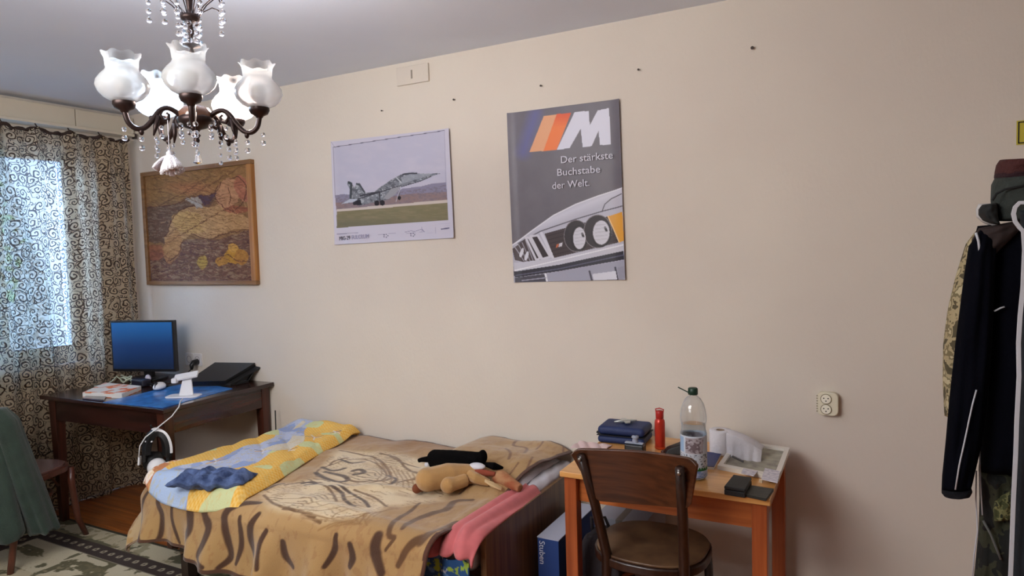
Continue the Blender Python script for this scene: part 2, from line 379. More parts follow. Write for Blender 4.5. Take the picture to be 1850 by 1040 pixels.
for k in range(10):
    y = 1.2+1.73*k/9; obj('curtain_hook', MB().tube([(WALL_X+.1, y, 2.44), (WALL_X+.115, y, 2.42), (WALL_X+.13, y, 2.41)], .004, 6), m_gather, c1, world=True)
m_lace2 = lace('lace_fabric_green', (196, 214, 206), (54, 74, 70), cell=.08, open_=.42, line_open=.2)
curtain('lace_curtain', 'second greenish lace curtain drawn aside at the far left of the window', .9, 2.1, .8, 2.40, WALL_X+.07, m_lace2, amp=.02, folds=9, left=lambda v: 2.15+.25*np.clip(v/.62, 0, 1)**1.1, hooks=6)

# ------------------------------------------------------------------ things on the walls
def nail(px, py, label, r=.005):
    p = on_y(px, py, WY); t = MB().tube([(p.x, WY, p.z), (p.x, WY-.014, p.z-.002)], .0022, 6); t.tube([(p.x, WY-.013, p.z-.002), (p.x, WY-.016, p.z-.002)], r, 8)
    tag(obj('nail', t, mat('nail_metal', (60, 50, 45), .5, .6)), label, 'nail', 'nails in the wallpaper')
nail(1360, 87, 'rusty nail in the wall furthest right, high above the plain wallpaper', .007)
nail(1155, 126, 'small nail in the wall just right above the car poster')
nail(979, 155, 'small nail in the wall above the left half of the car poster')
nail(822, 180, 'small nail in the wall right above the fighter jet poster')
nail(692, 200, 'tiny nail in the wall above the middle of the fighter jet poster', .004)
jb = thing('junction_cover', 'painted-over junction box cover on the wall just below the ceiling', 'cover', (-2.18, WY, 2.53))
obj('plate', box_((-2.287, WY-.012, 2.478), (-2.078, WY, 2.574)), m_wall, jb, world=True, bevel=.003)
obj('slot', box_((-2.19, WY-.0135, 2.505), (-2.18, WY-.0115, 2.55)), mat('slot_dark', (150, 140, 128), .8), jb, world=True)
m_plas = mat('cream_plastic', (222, 214, 190), .35); m_hole = mat('socket_hole', (40, 32, 26), .6)
def rounded(w, h, r, n=5):
    return [(cx+r*math.cos(a), cz+r*math.sin(a)) for cx, cz, a0 in ((w/2-r, h/2-r, 0), (-w/2+r, h/2-r, PI/2), (-w/2+r, -h/2+r, PI), (w/2-r, -h/2+r, 1.5*PI)) for a in [a0+PI/2*i/n for i in range(n+1)]]
MW = lambda x, z, y=WY: Matrix(((1, 0, 0, x), (0, 0, -1, y), (0, 1, 0, z), (0, 0, 0, 1)))
so = thing('wall_socket', 'surface-mounted cream double power socket low on the right wall', 'socket', (-.17, WY, .915))
obj('housing', MB().prism(rounded(.078, .094, .02), 0, .036, MW(-.17, .918)), m_plas, so, world=True, bevel=.004)
for dz in (.021, -.021):
    f = obj('socket_face', MB().prism([(.0185*math.cos(a), .0185*math.sin(a)) for a in np.linspace(0, 2*PI, 21)[:-1]], .033, .0395, MW(-.176, .918+dz)), mat('socket_white', (238, 232, 214), .4), so, world=True, bevel=.001)
    rim = MB().tube([(-.176+.0195*math.cos(a), WY-.038, .918+dz+.0195*math.sin(a)) for a in np.linspace(0, 2*PI, 25)], .0016, 6, cap=False); obj('rim', rim, mat('socket_rim', (140, 128, 100), .6), f, world=True)
    h = MB()
    for dx, ddz in ((-.008, .003), (.008, .003), (0, -.008)):
        h.prism([(dx+.0027*math.cos(a), ddz+.0027*math.sin(a)) for a in np.linspace(0, 2*PI, 9)[:-1]], .0393, .0402, MW(-.176, .918+dz))
    obj('contact_hole', h, m_hole, f, world=True)
ho = MB()
for i in range(7): ho.box((-.212, WY-.037, .885+i*.0105), (-.206, WY-.0355, .889+i*.0105))
obj('vent_slots', ho, mat('slot_grey', (150, 140, 115), .7), so, world=True)
# yellow sticker at the right edge
p0 = on_y(1836, 262, WY)
yl = thing('yellow_card', 'yellow card with a black border stuck on the wall above the hanging caps', 'card', (p0.x, WY, p0.z))
obj('card', box_((p0.x, WY-.004, p0.z), (p0.x+.16, WY, p0.z+.085)), mat('card_yellow', (190, 176, 60), .6), yl, world=True)
bd = MB()
for a, b in (((.004, .004), (.156, .008)), ((.004, .077), (.156, .081)), ((.004, .004), (.008, .081)), ((.152, .004), (.156, .081))): bd.box((p0.x+a[0], WY-.005, p0.z+a[1]), (p0.x+b[0], WY-.0038, p0.z+b[1]))
obj('border_line', bd, mat('ink', (25, 22, 20), .6), yl, world=True)

# flat pictures painted in a vertex colour grid
def picture(corn_px, crop, draw, nu, nv, warp):
    """corn_px TL,TR,BR,BL in source px ; crop=(x0,y0,scale): the drawing's own coordinate system"""
    W = [on_y(x, y, WY) for x, y in corn_px]
    src = [((x-crop[0])*crop[2], (y-crop[1])*crop[2]) for x, y in corn_px]
    wx = sum(((W[1]-W[0]).length, (W[2]-W[3]).length))/2; wz = sum(((W[0]-W[3]).length, (W[1]-W[2]).length))/2
    H = homog([(0, 0), (1, 0), (1, 1), (0, 1)], src)
    V, U = np.mgrid[0:nv, 0:nu]; u = U/(nu-1); v = V/(nv-1); X, Y = hmap(H, u, v)
    P = np.zeros(u.shape+(3,))
    for k in range(3): P[..., k] = W[0][k]*(1-u)*(1-v)+W[1][k]*u*(1-v)+W[2][k]*u*v+W[3][k]*(1-u)*v
    P[..., 1] -= warp(u, v)
    pt = draw(X, Y); return P, pt.lin(), W
m_print = painted('printed_paper', .42, spec=.4)
def draw_car(X, Y):
    p = Paint(X, Y, (104, 99, 106)); n = fbm(X/90, Y/90, 5); p.c += (n[..., None]-.5)*14
    p.mixm(np.clip((700-Y)/900, 0, 1)*.25, (120, 116, 130)); p.mixm(np.clip(1-(X-52)/90, 0, 1)*.25, (140, 135, 150))
    d = np.clip(1-dist_line(X, Y, [(205, 105), (140, 310)])/58, 0, 1); p.mixm(d*.55, (96, 100, 176))
    p.poly([(250, 118), (322, 108), (248, 305), (172, 312)], (222, 160, 118)); p.poly([(320, 108), (398, 99), (318, 300), (248, 305)], (232, 118, 52))
    p.mixm(in_poly(X, Y, [(320, 108), (398, 99), (370, 170), (296, 180)])*np.clip((180-Y)/80, 0, 1), (214, 84, 48))
    p.poly([(415, 98), (490, 90), (496, 168), (538, 88), (598, 75), (608, 270), (549, 273), (543, 195), (506, 278), (458, 285), (448, 185), (388, 290), (320, 298)], (212, 212, 226))
    body = [(78, 812), (110, 785), (180, 735), (240, 690), (300, 650), (420, 590), (540, 545), (670, 503), (690, 1000), (90, 1010), (92, 960), (84, 900)]
    p.poly(body, (188, 187, 200)); g = in_poly(X, Y, body)
    p.mixm(g*np.clip((Y-560)/350, 0, 1)*.35, (160, 158, 172)); p.mixm(g*np.clip(1-np.abs(Y-(760-.42*(X-80)))/40, 0, 1)*.5, (222, 222, 232))
    p.line([(110, 800), (230, 735), (420, 670), (560, 628), (670, 600)], 3, (90, 86, 96)); p.line([(560, 630), (575, 590), (610, 560), (665, 535)], 2.5, (80, 76, 86))
    p.line([(78, 812), (180, 735), (300, 650), (420, 590), (540, 545), (670, 503)], 3, (225, 224, 232))
    # grille side
    p.poly([(82, 830), (150, 772), (232, 890), (150, 903), (95, 890)], (74, 62, 64))
    for k in range(5): p.line([(95+k*18, 822-k*13), (140+k*17, 895)], 2.5, (150, 146, 156))
    for cx, cy in ((128, 850), (155, 868)): p.ell(cx, cy, 9, 26, (214, 213, 222), rot=.3)
    for q in ([(150, 768), (168, 770), (228, 880), (208, 890)], [(176, 762), (215, 757), (283, 872), (240, 884)]):
        p.poly(q, (50, 40, 44)); p.line(q+[q[0]], 6, (206, 204, 214))
    p.line([(235, 745), (300, 880)], 8, (210, 208, 218))
    p.poly([(252, 748), (590, 655), (650, 795), (305, 878)], (62, 48, 50))
    for k in range(6): p.line([(262+k*7, 762+k*20), (600+k*8, 672+k*22)], 1.6, (38, 28, 32))
    for cx, cy, rx, ry, dx in ((424, 760, 66, 84, 16), (538, 736, 74, 88, 20)):
        p.ell(cx, cy, rx, ry, (44, 36, 40)); p.ell(cx, cy, rx, ry, (120, 112, 116), ring=.025); p.ell(cx+dx, cy+10, rx*.72, ry*.84, (30, 26, 30))
    for cx, cy, rx, ry in ((440, 772, 34, 60), (557, 742, 45, 66)):
        p.ell(cx, cy, rx, ry, (206, 205, 214)); p.ell(cx, cy, rx, ry, (90, 80, 84), ring=.03); p.line([(cx+rx*.45, cy-ry*.4), (cx+rx*.62, cy-ry*.15)], 6, (50, 44, 46))
        for k in range(-2, 3): p.line([(cx-rx*.7, cy+k*ry*.3), (cx+rx*.7, cy+k*ry*.3-6)], 1.2, (170, 168, 178))
    p.poly([(318, 806), (330, 802), (325, 820), (313, 824)], (190, 100, 60)); p.poly([(332, 800), (350, 795), (346, 815), (328, 820)], (200, 198, 206))
    p.poly([(592, 655), (672, 630), (682, 785), (655, 795)], (222, 158, 60)); p.line([(592, 655), (655, 795)], 3, (240, 200, 140))
    p.poly([(90, 905), (300, 880), (676, 798), (680, 842), (330, 915), (92, 955)], (196, 195, 206)); p.line([(95, 945), (330, 890), (676, 808)], 3, (232, 232, 238))
    p.poly([(90, 952), (330, 915), (678, 840), (684, 886), (340, 948), (95, 984)], (48, 46, 56)); p.line([(100, 972), (340, 935), (680, 862)], 3, (90, 90, 110))
    p.poly([(92, 984), (340, 950), (684, 890), (690, 1010), (90, 1012)], (160, 160, 176)); p.poly([(95, 985), (250, 965), (265, 1005), (95, 1008)], (72, 70, 80))
    p.line([(258, 965), (266, 1005)], 5, (225, 225, 232)); p.line([(130, 1000), (260, 985)], 3, (150, 150, 165)); p.line([(495, 950), (508, 1000)], 5, (70, 68, 80)); p.line([(632, 930), (645, 995)], 5, (70, 68, 80))
    p.poly([(510, 965), (635, 948), (642, 992), (518, 1000)], (212, 212, 222)); p.poly([(645, 930), (688, 920), (690, 990), (650, 993)], (150, 150, 165))
    return p
C5 = (900, 170, 2.972)
P, cc, W = picture([(918, 205), (1120, 179), (1131.5, 505), (930.5, 510)], C5, draw_car, 260, 370,
    lambda u, v: .004+.010*np.clip((u-.9)/.1, 0, 1)**2+.010*np.clip((.08-u)/.08, 0, 1)**2+.002*np.sin(5*v+3*u))
po = thing('car_poster', 'tall grey poster with a white car front, orange stripes and big letter M', 'poster', (W[3].x, WY, W[3].z))
obj('sheet', MB().grid(P.reshape(-1, 3), 260, 370), m_print, po, world=True, smooth=True, colors=cc, solid=.0006, solid_off=0)
m_ptext = mat('poster_lettering', (206, 204, 216), .5)
def crop_pt(c, x, y, yy=WY-.011): return on_y(c[0]+x/c[2], c[1]+y/c[2], yy)
for body, a, b in (('Der stärkste', (334, 371), (612, 345)), ('Buchstabe', (314, 439), (544, 420)), ('der Welt.', (289, 510), (488, 492))):
    A = crop_pt(C5, *a); B = crop_pt(C5, *b); d = (B-A); ln = d.length; d.normalize(); up = Vector((-d.z, 0, d.x))
    o = text_mesh('lettering', body, m_ptext, po, A, d, up, .048, .0006, bold=.0002)
    mw = max(v.co.x for v in o.data.vertices)-min(v.co.x for v in o.data.vertices); f = ln/mw; a0 = Vector(A)-world_loc(po)
    for v in o.data.vertices: v.co.x = a0.x+(v.co.x-a0.x)*f
def draw_jet(X, Y):
    p = Paint(X, Y, (198, 194, 208)); n = fbm(X/120, Y/60, 9)
    ph = [(105, 200), (975, 70), (1006, 765), (130, 828)]; g = in_poly(X, Y, ph)
    p.mixm(g, (184, 182, 200)); p.mixm(g*np.clip(n*2-.8, 0, 1)*.5, (202, 196, 208))
    p.line([(103, 198), (975, 68)], 2.2, (70, 66, 84)); p.line([(975, 68), (985, 470)], 1.6, (150, 146, 168)); p.line([(103, 200), (118, 570)], 1.8, (120, 116, 140)); p.line([(90, 160), (118, 205)], 1.2, (150, 148, 160))
    p.poly([(117, 572), (180, 562), (250, 568), (400, 575), (560, 560), (650, 520), (800, 500), (870, 482), (988, 470), (997, 612), (128, 690)], (134, 130, 152))
    p.mixm(g*in_poly(X, Y, [(122, 630), (400, 610), (700, 560), (990, 545), (998, 625), (128, 690)])*np.clip(.4+n, 0, 1), (140, 118, 116))
    m_ = in_poly(X, Y, [(117, 572), (250, 568), (650, 540), (988, 490), (997, 612), (128, 690)]); p.mixm(m_*(fbm(X/14, Y/8, 3) > .55), (118, 108, 118), .6)
    p.poly([(129, 682), (997, 606), (998, 632), (130, 702)], (196, 184, 176))
    p.poly([(130, 700), (999, 630), (1006, 765), (131, 828)], (122, 116, 88)); gm = in_poly(X, Y, [(130, 700), (999, 630), (1006, 765), (131, 828)])
    p.mixm(gm*np.clip(fbm(X/60, Y/10, 4)*2-.7, 0, 1), (142, 130, 104), .8); p.mixm(gm*np.clip((Y-740)/60, 0, 1), (100, 98, 84), .5)
    dk = (84, 86, 96)
    jet = [(936, 402), (880, 402), (800, 402), (700, 398), (640, 408), (600, 430), (560, 450), (520, 480), (470, 512), (430, 545), (360, 552), (332, 515), (318, 478), (285, 476), (272, 512), (250, 478), (225, 465), (212, 482), (232, 520), (235, 572), (250, 590), (160, 640), (300, 622), (250, 638), (320, 652), (440, 622), (540, 604), (575, 570), (640, 505), (700, 488), (790, 460), (860, 428)]
    p.poly(jet, (122, 126, 134)); gj = in_poly(X, Y, jet); p.mixm(gj*(fbm(X/22, Y/16, 6) > .56), dk, .8); p.mixm(gj*(fbm(X/18, Y/14, 16) > .62), (176, 180, 188), .8)
    p.poly([(640, 430), (720, 402), (880, 402), (860, 420), (760, 445), (650, 480)], (150, 154, 164), .8)
    p.line([(640, 505), (790, 460), (870, 425)], 3, (66, 66, 76)); p.line([(300, 600), (430, 560), (560, 520), (640, 495)], 4, (54, 54, 64)); p.line([(320, 575), (470, 545)], 6, (60, 60, 70))
    p.poly([(560, 520), (640, 498), (600, 560), (545, 600), (500, 600)], (150, 150, 156)); p.poly([(255, 615), (320, 606), (330, 648), (262, 648)], (40, 38, 46))
    p.line([(225, 470), (245, 480), (240, 590)], 9, (64, 70, 76)); p.line([(290, 482), (315, 492), (350, 545)], 7, (74, 78, 86)); p.line([(655, 408), (700, 400), (760, 400)], 6, (60, 62, 72)); p.poly([(165, 640), (235, 600), (300, 604), (260, 625)], (176, 182, 196))
    p.line([(600, 430), (640, 470)], 3, (190, 194, 202)); p.line([(880, 402), (938, 402)], 1.6, (70, 70, 80))
    p.line([(470, 550), (475, 620)], 4, (46, 42, 48)); p.line([(630, 520), (622, 590)], 3, (90, 86, 92)); p.line([(640, 500), (600, 620)], 2, (190, 190, 200))
    for cx, cy, r in ((450, 632, 20), (493, 630, 20), (626, 592, 14)): p.ell(cx, cy, r, r*1.1, (34, 30, 36))
    for sx, sy in ((520, 870), (730, 862)):
        p.line([(sx-60, sy+12), (sx+80, sy-2)], 1.4, (150, 146, 172))
        for k in range(5): a = k*1.256; p.ell(sx+16*math.cos(a), sy+20+12*math.sin(a), 5, 5, (92, 88, 112))
    p.line([(670, 862), (720, 850), (740, 858), (800, 838), (820, 860)], 1.6, (110, 106, 140)); p.line([(800, 820), (800, 860)], 1.5, (140, 136, 170)); p.line([(905, 800), (905, 880)], 1.2, (160, 156, 180))
    for k in range(5): p.line([(840, 805+k*16), (1020, 792+k*16)], 1, (182, 178, 200))
    p.line([(950, 838), (1010, 830)], 5, (96, 92, 120)); p.line([(134, 878), (200, 874), (215, 870), (298, 866)], 3, (128, 122, 146), .8); return p
C4 = (580, 220, 4.333)
P, cc, W = picture([(600, 256), (813.5, 232), (823, 429.5), (607.5, 442)], C4, draw_jet, 300, 220,
    lambda u, v: .004+.012*np.clip((u-.9)/.1, 0, 1)**2+.008*np.clip((.06-u)/.06, 0, 1)**2+.004*np.clip((v-.93)/.07, 0, 1)**2)
po = thing('jet_poster', 'white-bordered poster of a grey fighter jet taking off over grass', 'poster', (W[3].x, WY, W[3].z))
obj('sheet', MB().grid(P.reshape(-1, 3), 300, 220), m_print, po, world=True, smooth=True, colors=cc, solid=.0006, solid_off=0)
mi = mat('poster_ink', (48, 46, 62), .6); mi2 = mat('poster_ink_pale', (150, 146, 176), .6)
for body, a, b, mm, sz in (('MIG-29', (142, 928), (226, 921), mi, .032), ('FULCRUM', (240, 920), (372, 910), mi2, .034)):
    
    A = crop_pt(C4, *a, WY-.009); B = crop_pt(C4, *b, WY-.009); d = (B-A); ln = d.length; d.normalize(); up = Vector((-d.z, 0, d.x))
    o = text_mesh('lettering', body, mm, po, A, d, up, sz, .0006)
    mw = max(v.co.x for v in o.data.vertices)-min(v.co.x for v in o.data.vertices); f = ln/mw; a0 = Vector(A)-world_loc(po)
    for v in o.data.vertices: v.co.x = a0.x+(v.co.x-a0.x)*f
# wooden wall picture
def draw_art(X, Y):
    wx = (fbm(X/45, Y/45, 201)-.5)*26; wy = (fbm(X/45, Y/45, 202)-.5)*26; X = X+wx; Y = Y+wy
    p = Paint(X, Y, (126, 96, 66)); n = fbm(X/70, Y/40, 21); n2 = fbm(X/16, Y/9, 22)
    p.mixm(np.clip(n*2-.6, 0, 1), (140, 104, 66), .7); p.mixm((Y < 400-.12*X)*1., (142, 106, 68), .5)
    p.mixm(np.clip(1-np.hypot((X-420)/230, (Y-270)/60), 0, 1)*.7, (172, 108, 74))
    water = [(120, 412), (300, 395), (600, 300), (620, 330), (560, 400), (300, 520), (245, 680), (130, 660)]
    p.poly(water, (98, 74, 60)); g = in_poly(X, Y, water); p.mixm(g*(fbm(X/30, Y/7, 31) > .56), (132, 112, 92), .6)
    low = [(130, 700), (260, 760), (400, 640), (620, 640), (870, 560), (900, 960), (150, 950)]
    p.poly(low, (108, 78, 64)); g = in_poly(X, Y, low); p.mixm(g*(fbm(X/34, Y/8, 33) > .55), (148, 126, 98), .6); p.mixm(g*(fbm(X/24, Y/10, 35) > .62), (84, 58, 58), .7)
    fl = (166, 128, 88)
    p.poly([(250, 620), (290, 510), (360, 430), (440, 400), (560, 410), (620, 390), (700, 420), (780, 440), (860, 500), (860, 560), (760, 560), (640, 600), (560, 640), (430, 600), (380, 640), (330, 760), (270, 800), (240, 700)], fl, .95)
    p.ell(690, 300, 82, 110, (170, 124, 92), .9, .3); p.ell(790, 270, 46, 100, (158, 98, 78), .8, -.3); p.ell(420, 520, 130, 80, (176, 138, 86), .8, .2); p.ell(600, 520, 110, 70, (172, 134, 94), .6)
    p.ell(300, 700, 60, 120, (160, 116, 76), .8, .3); p.ell(750, 420, 90, 30, (130, 68, 56), .6)
    p.poly([(430, 340), (520, 330), (500, 400), (470, 420)], (150, 136, 124)); p.poly([(480, 330), (620, 300), (560, 380), (520, 400)], (82, 64, 72)); p.line([(400, 350), (470, 380), (500, 410)], 10, (156, 146, 136))
    p.ell(740, 760, 70, 60, (176, 128, 52), .95); p.ell(735, 700, 34, 34, (182, 136, 70)); p.ell(650, 800, 50, 34, (168, 120, 60)); p.ell(790, 770, 50, 60, (160, 112, 56)); p.ell(510, 810, 34, 56, (162, 132, 66), .9)
    p.ell(180, 740, 60, 60, (138, 84, 62), .7)
    for k in range(46):   # engraved contour lines
        y0 = 130+k*18; pts = [(x, y0+26*math.sin(x/95.+k*.45)-.10*(x-120)+12*math.sin(x/31.+k)) for x in range(150+(k*37) % 160, 520+(k*71) % 360, 26)]
        p.line(pts, 1.8, (92, 62, 46), .6, curve=True)
    for pts in ([(250, 620), (290, 510), (360, 430), (440, 400)], [(620, 250), (600, 320), (660, 400), (760, 450)], [(430, 600), (560, 640), (660, 600), (860, 560)], [(380, 640), (330, 760), (270, 800)], [(700, 200), (760, 190), (820, 260), (800, 360), (720, 440)], [(130, 415), (300, 392), (420, 340), (600, 300), (640, 220)], [(690, 260), (710, 330), (700, 380)], [(620, 800), (700, 750), (760, 800), (830, 800)]):
        p.line(pts, 3.4, (84, 54, 44), .8, curve=True)
    r = np.random.default_rng(5)
    for k in range(150):
        x = r.uniform(130, 870); y = r.uniform(150, 930); a_ = (-.9 if x < 420 and y > 450 else -.1 if y > 620 else .5)+r.normal(0, .35); l_ = r.uniform(25, 70)
        p.line([(x, y), (x+l_*.5*math.cos(a_), y+l_*.5*math.sin(a_)+r.uniform(-6, 6)), (x+l_*math.cos(a_), y+l_*math.sin(a_))], 1.7, ((92, 60, 46), (176, 140, 100))[k % 3 == 0], .6, curve=True)
    p.c *= (.80+.40*n2)[..., None]; return p
C3 = (240, 270, 4.0); cx = [on_y(x, y, WY) for x, y in ((262, 312), (458, 289), (473.5, 511), (273, 514.5))]
x0, x1, z0, z1 = -4.515, -3.42, 1.404, 2.186
pa = thing('wooden_picture', 'burnt-wood style picture of a reclining figure in a light wooden frame', 'picture', (x0, WY, z0))
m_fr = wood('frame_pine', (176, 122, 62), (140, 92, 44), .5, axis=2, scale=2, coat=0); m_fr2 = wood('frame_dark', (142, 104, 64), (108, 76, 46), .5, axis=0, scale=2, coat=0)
nu, nv = 240, 180; V, U = np.mgrid[0:nv, 0:nu]; u = U/(nu-1); v = V/(nv-1)
H = homog([(0, 0), (1, 0), (1, 1), (0, 1)], [(112, 195), (838, 88), (892, 945), (148, 948)]); X, Y = hmap(H, u, v)
P = np.stack([x0+.03+(x1-x0-.06)*u, np.full(u.shape, WY-.018), z1-.025-(z1-z0-.05)*v], -1)
obj('panel_picture', MB().grid(P.reshape(-1, 3), nu, nv), painted('burnt_wood', .85, bump=.2, bscale=120, spec=.08), pa, world=True, colors=draw_art(X, Y).lin())
obj('backing', box_((x0+.01, WY-.012, z0+.01), (x1-.01, WY-.001, z1-.01)), m_fr2, pa, world=True)
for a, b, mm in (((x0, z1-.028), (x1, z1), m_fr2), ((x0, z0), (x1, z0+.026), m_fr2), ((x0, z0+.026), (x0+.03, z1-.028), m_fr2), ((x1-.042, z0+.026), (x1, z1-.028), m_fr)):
    obj('frame_rail', box_((a[0], WY-.034, a[1]), (b[0], WY, b[1])), mm, pa, world=True, bevel=.003)
#PART3
# ------------------------------------------------------------------ desk with its things
def on_plane(x, y, p0, n): d = ray(x, y); n = Vector(n); return EYE + d*((Vector(p0)-EYE).dot(n)/d.dot(n))
m_desk = wood('desk_wood', (74, 34, 24), (40, 18, 14), .22, axis=1, scale=2, coat=.5); m_deskx = wood('desk_wood_cross', (58, 28, 22), (30, 15, 13), .22, axis=0, scale=2, coat=.5)
DZ = .789
desk = thing('desk', 'dark polished wooden desk in the corner under the lace curtain', 'desk', (-4.417, 2.201, 0), .0349)
obj('tabletop', box_((0, 0, DZ-.024), (1.107, .777, DZ)), m_deskx, desk, bevel=.004)
obj('apron', box_((.07, .035, DZ-.15), (1.04, .055, DZ-.024)), m_deskx, desk); obj('apron', box_((.07, .745, DZ-.15), (1.04, .765, DZ-.024)), m_deskx, desk)
obj('apron', box_((1.045, .06, DZ-.15), (1.065, .74, DZ-.024)), m_desk, desk); obj('apron', box_((.04, .06, DZ-.15), (.06, .74, DZ-.024)), m_desk, desk)
m_leg = wood('leg_wood', (84, 42, 30), (50, 26, 18), .3, axis=2, scale=2)
for x, y in ((.065, .06), (1.04, .06), (.065, .74), (1.04, .74)):
    b = MB().bar((x, y, DZ-.024), (x, y, 0), .062, .062, up=(0, 1, 0), w2=.04, h2=.04); obj('leg', b, m_leg, desk, bevel=.003)
hk = MB().tube([(1.075, .02, .70), (1.075, -.03, .695), (1.075, -.05, .705), (1.075, -.052, .72)], .005, 8); obj('hook', hk, mat('hook_metal', (40, 38, 38), .4, .7), desk, smooth=True)
# blue desk mat
a, b, c, d = [on_z(x, y, DZ) for x, y in ((186, 727), (295, 736.5), (420, 702), (345, 690))]
mt_ = mat('desk_mat_blue', (70, 150, 226), .3, var=.5, vscale=16, rgb2=(26, 84, 160), coat=.3)
t = thing('desk_mat', 'glossy blue patterned desk mat on the right half of the dark desk', 'desk mat', (a.x, a.y, DZ))
obj('mat_sheet', MB().prism([(p.x, p.y) for p in (a, b, c, d)], DZ, DZ+.003), mt_, t, world=True)
# monitor
n0 = Vector((math.sin(.31), -math.cos(.31), 0)); p0 = Vector((-4.24, 2.76, 0))
q = [on_plane(x, y, p0, n0) for x, y in ((199, 580), (313, 578), (317, 669), (203, 673))]
rx = Vector((math.cos(.31), math.sin(.31), 0)); cen = sum(q, Vector())/4; wd = ((q[1]-q[0]).dot(rx)+(q[2]-q[3]).dot(rx))/2; hg = (q[0].z+q[1].z-q[2].z-q[3].z)/2
mo = thing('monitor', 'black computer monitor with a plain dark blue screen on the dark desk', 'monitor', (cen.x, cen.y, DZ), .31)
m_blk = mat('black_plastic', (22, 22, 24), .35); cz = cen.z-DZ
obj('casing', box_((-wd/2, 0, cz-hg/2), (wd/2, .035, cz+hg/2)), m_blk, mo, bevel=.004)
def screen_mat():
    mt = mat('screen_blue', (14, 62, 120), .25, spec=.5); n = mt.node_tree.nodes; lk = mt.node_tree.links; b = n['Principled BSDF']
    tc = n.new('ShaderNodeTexCoord'); s = n.new('ShaderNodeSeparateXYZ'); lk.new(tc.outputs['Generated'], s.inputs[0])
    cr = n.new('ShaderNodeValToRGB'); cr.color_ramp.elements[0].color = (*L(6, 14, 40), 1); cr.color_ramp.elements[1].color = (*L(18, 92, 160), 1)
    e = cr.color_ramp.elements.new(.5); e.color = (*L(8, 44, 96), 1)
    lk.new(s.outputs[2], cr.inputs[0]); lk.new(cr.outputs[0], b.inputs['Emission Color']); b.inputs['Emission Strength'].default_value = .8; b.inputs['Base Color'].default_value = (.01, .02, .04, 1); return mt
obj('screen', box_((-wd/2+.012, -.002, cz-hg/2+.018), (wd/2-.012, .002, cz+hg/2-.012)), screen_mat(), mo)
obj('stand_neck', MB().bar((0, .05, 0), (0, .05, cz-hg*.1), .06, .03, up=(0, 1, 0)), m_blk, mo); obj('stand_base', MB().prism(rounded(.24, .16, .06), 0, .012, Matrix.Translation((0, .04, .001))), m_blk, mo, bevel=.003)
# book on the desk
a, b, c, d = [on_z(x, y, DZ+.026) for x, y in ((149, 709), (220, 711), (255, 697), (190, 691))]
bk = thing('book', 'white and orange book lying at the front of the dark desk', 'book', (a.x, a.y, DZ))
obj('pages', MB().prism([(p.x, p.y) for p in (a, b, c, d)], DZ+.003, DZ+.024), mat('page_edges', (226, 222, 214), .7), bk, world=True)
obj('cover', MB().prism([(p.x, p.y) for p in (a, b, c, d)], DZ+.024, DZ+.0275), mat('cover_orange', (242, 238, 232), .4, var=.9, vscale=13, rgb2=(232, 112, 44)), bk, world=True)
for nd in MATS['cover_orange'].node_tree.nodes:
    if nd.type == 'VALTORGB': nd.color_ramp.elements[0].position = .44; nd.color_ramp.elements[1].position = .50
obj('cover', MB().prism([(p.x, p.y) for p in (a, b, c, d)], DZ+.0005, DZ+.003), mat('cover_orange', 0), bk, world=True)
a, b, c, d = [on_z(x, y, DZ) for x, y in ((149, 722), (188, 725), (192, 718), (156, 716))]
t = obj('mobile_phone', MB().prism([(p.x, p.y) for p in (a, b, c, d)], DZ, DZ+.009), mat('phone_glass', (60, 54, 66), .15, coat=.5), bevel=.002)
tag(t, 'dark flat phone in front of the white and orange book', 'phone')
# things near the monitor foot
t = thing('charger_brick', 'black power adapter beneath the monitor screen', 'charger', tuple(on_z(255, 697, DZ)))
obj('brick', box_((-.06, -.03, 0), (.06, .035, .045)), mat('brick_plastic', (30, 30, 44), .45), t, bevel=.012); obj('cord', MB().tube([(.06, 0, .02), (.1, .02, .012), (.16, .01, .006), (.2, .05, .006)], .004, 6), m_blk, t, smooth=True)
p = on_z(228, 696, DZ)
t = thing('cable_coil', 'pale tangled cable beside the black power adapter under the monitor', 'cable', tuple(p)); m_gc = mat('cable_pale', (176, 182, 160), .5)
obj('coil', MB().tube([(.045*math.cos(a)*(1+.2*math.sin(3*a)), .02*math.sin(a), .012+.02*abs(math.sin(a*1.3))+.002*a) for a in np.linspace(0, 16, 90)], .0045, 6), m_gc, t, smooth=True)
obj('cord', MB().tube([(-.04, 0, .03), (-.08, -.01, .055), (-.10, -.02, .03), (-.12, -.06, .006), (-.17, -.1, .004)], .004, 6), m_gc, t, smooth=True)
p = on_z(268, 690, DZ); t = tag(obj('tissue', MB().ball((p.x, p.y, DZ+.025), .028, 10, (.8, .6, .9)), mat('tissue_white', (205, 200, 214), .9, bump=.8, bscale=60), smooth=True), 'small crumpled white tissue under the monitor', 'tissue')
# mouse
p = on_z(287, 704, DZ+.003)
ms = thing('computer_mouse', 'white computer mouse on the blue desk mat below the monitor', 'mouse', tuple(p), .5); m_wp = mat('white_plastic', (228, 228, 232), .35)
s = MB().lathe([(.001, .0), (.03, .004), (.036, .016), (.032, .03), (.02, .042), (.001, .047)], 20, (0, .01, 0), .95, 1.55); obj('shell', s, m_wp, ms, smooth=True, sub=1)
obj('scroll_wheel', MB().tube([(-.004, -.025, .042), (.004, -.025, .042)], .009, 12), m_blk, ms); obj('button_gap', box_((-.0008, -.047, .02), (.0008, -.012, .047)), mat('gap_grey', (120, 120, 126), .6), ms)
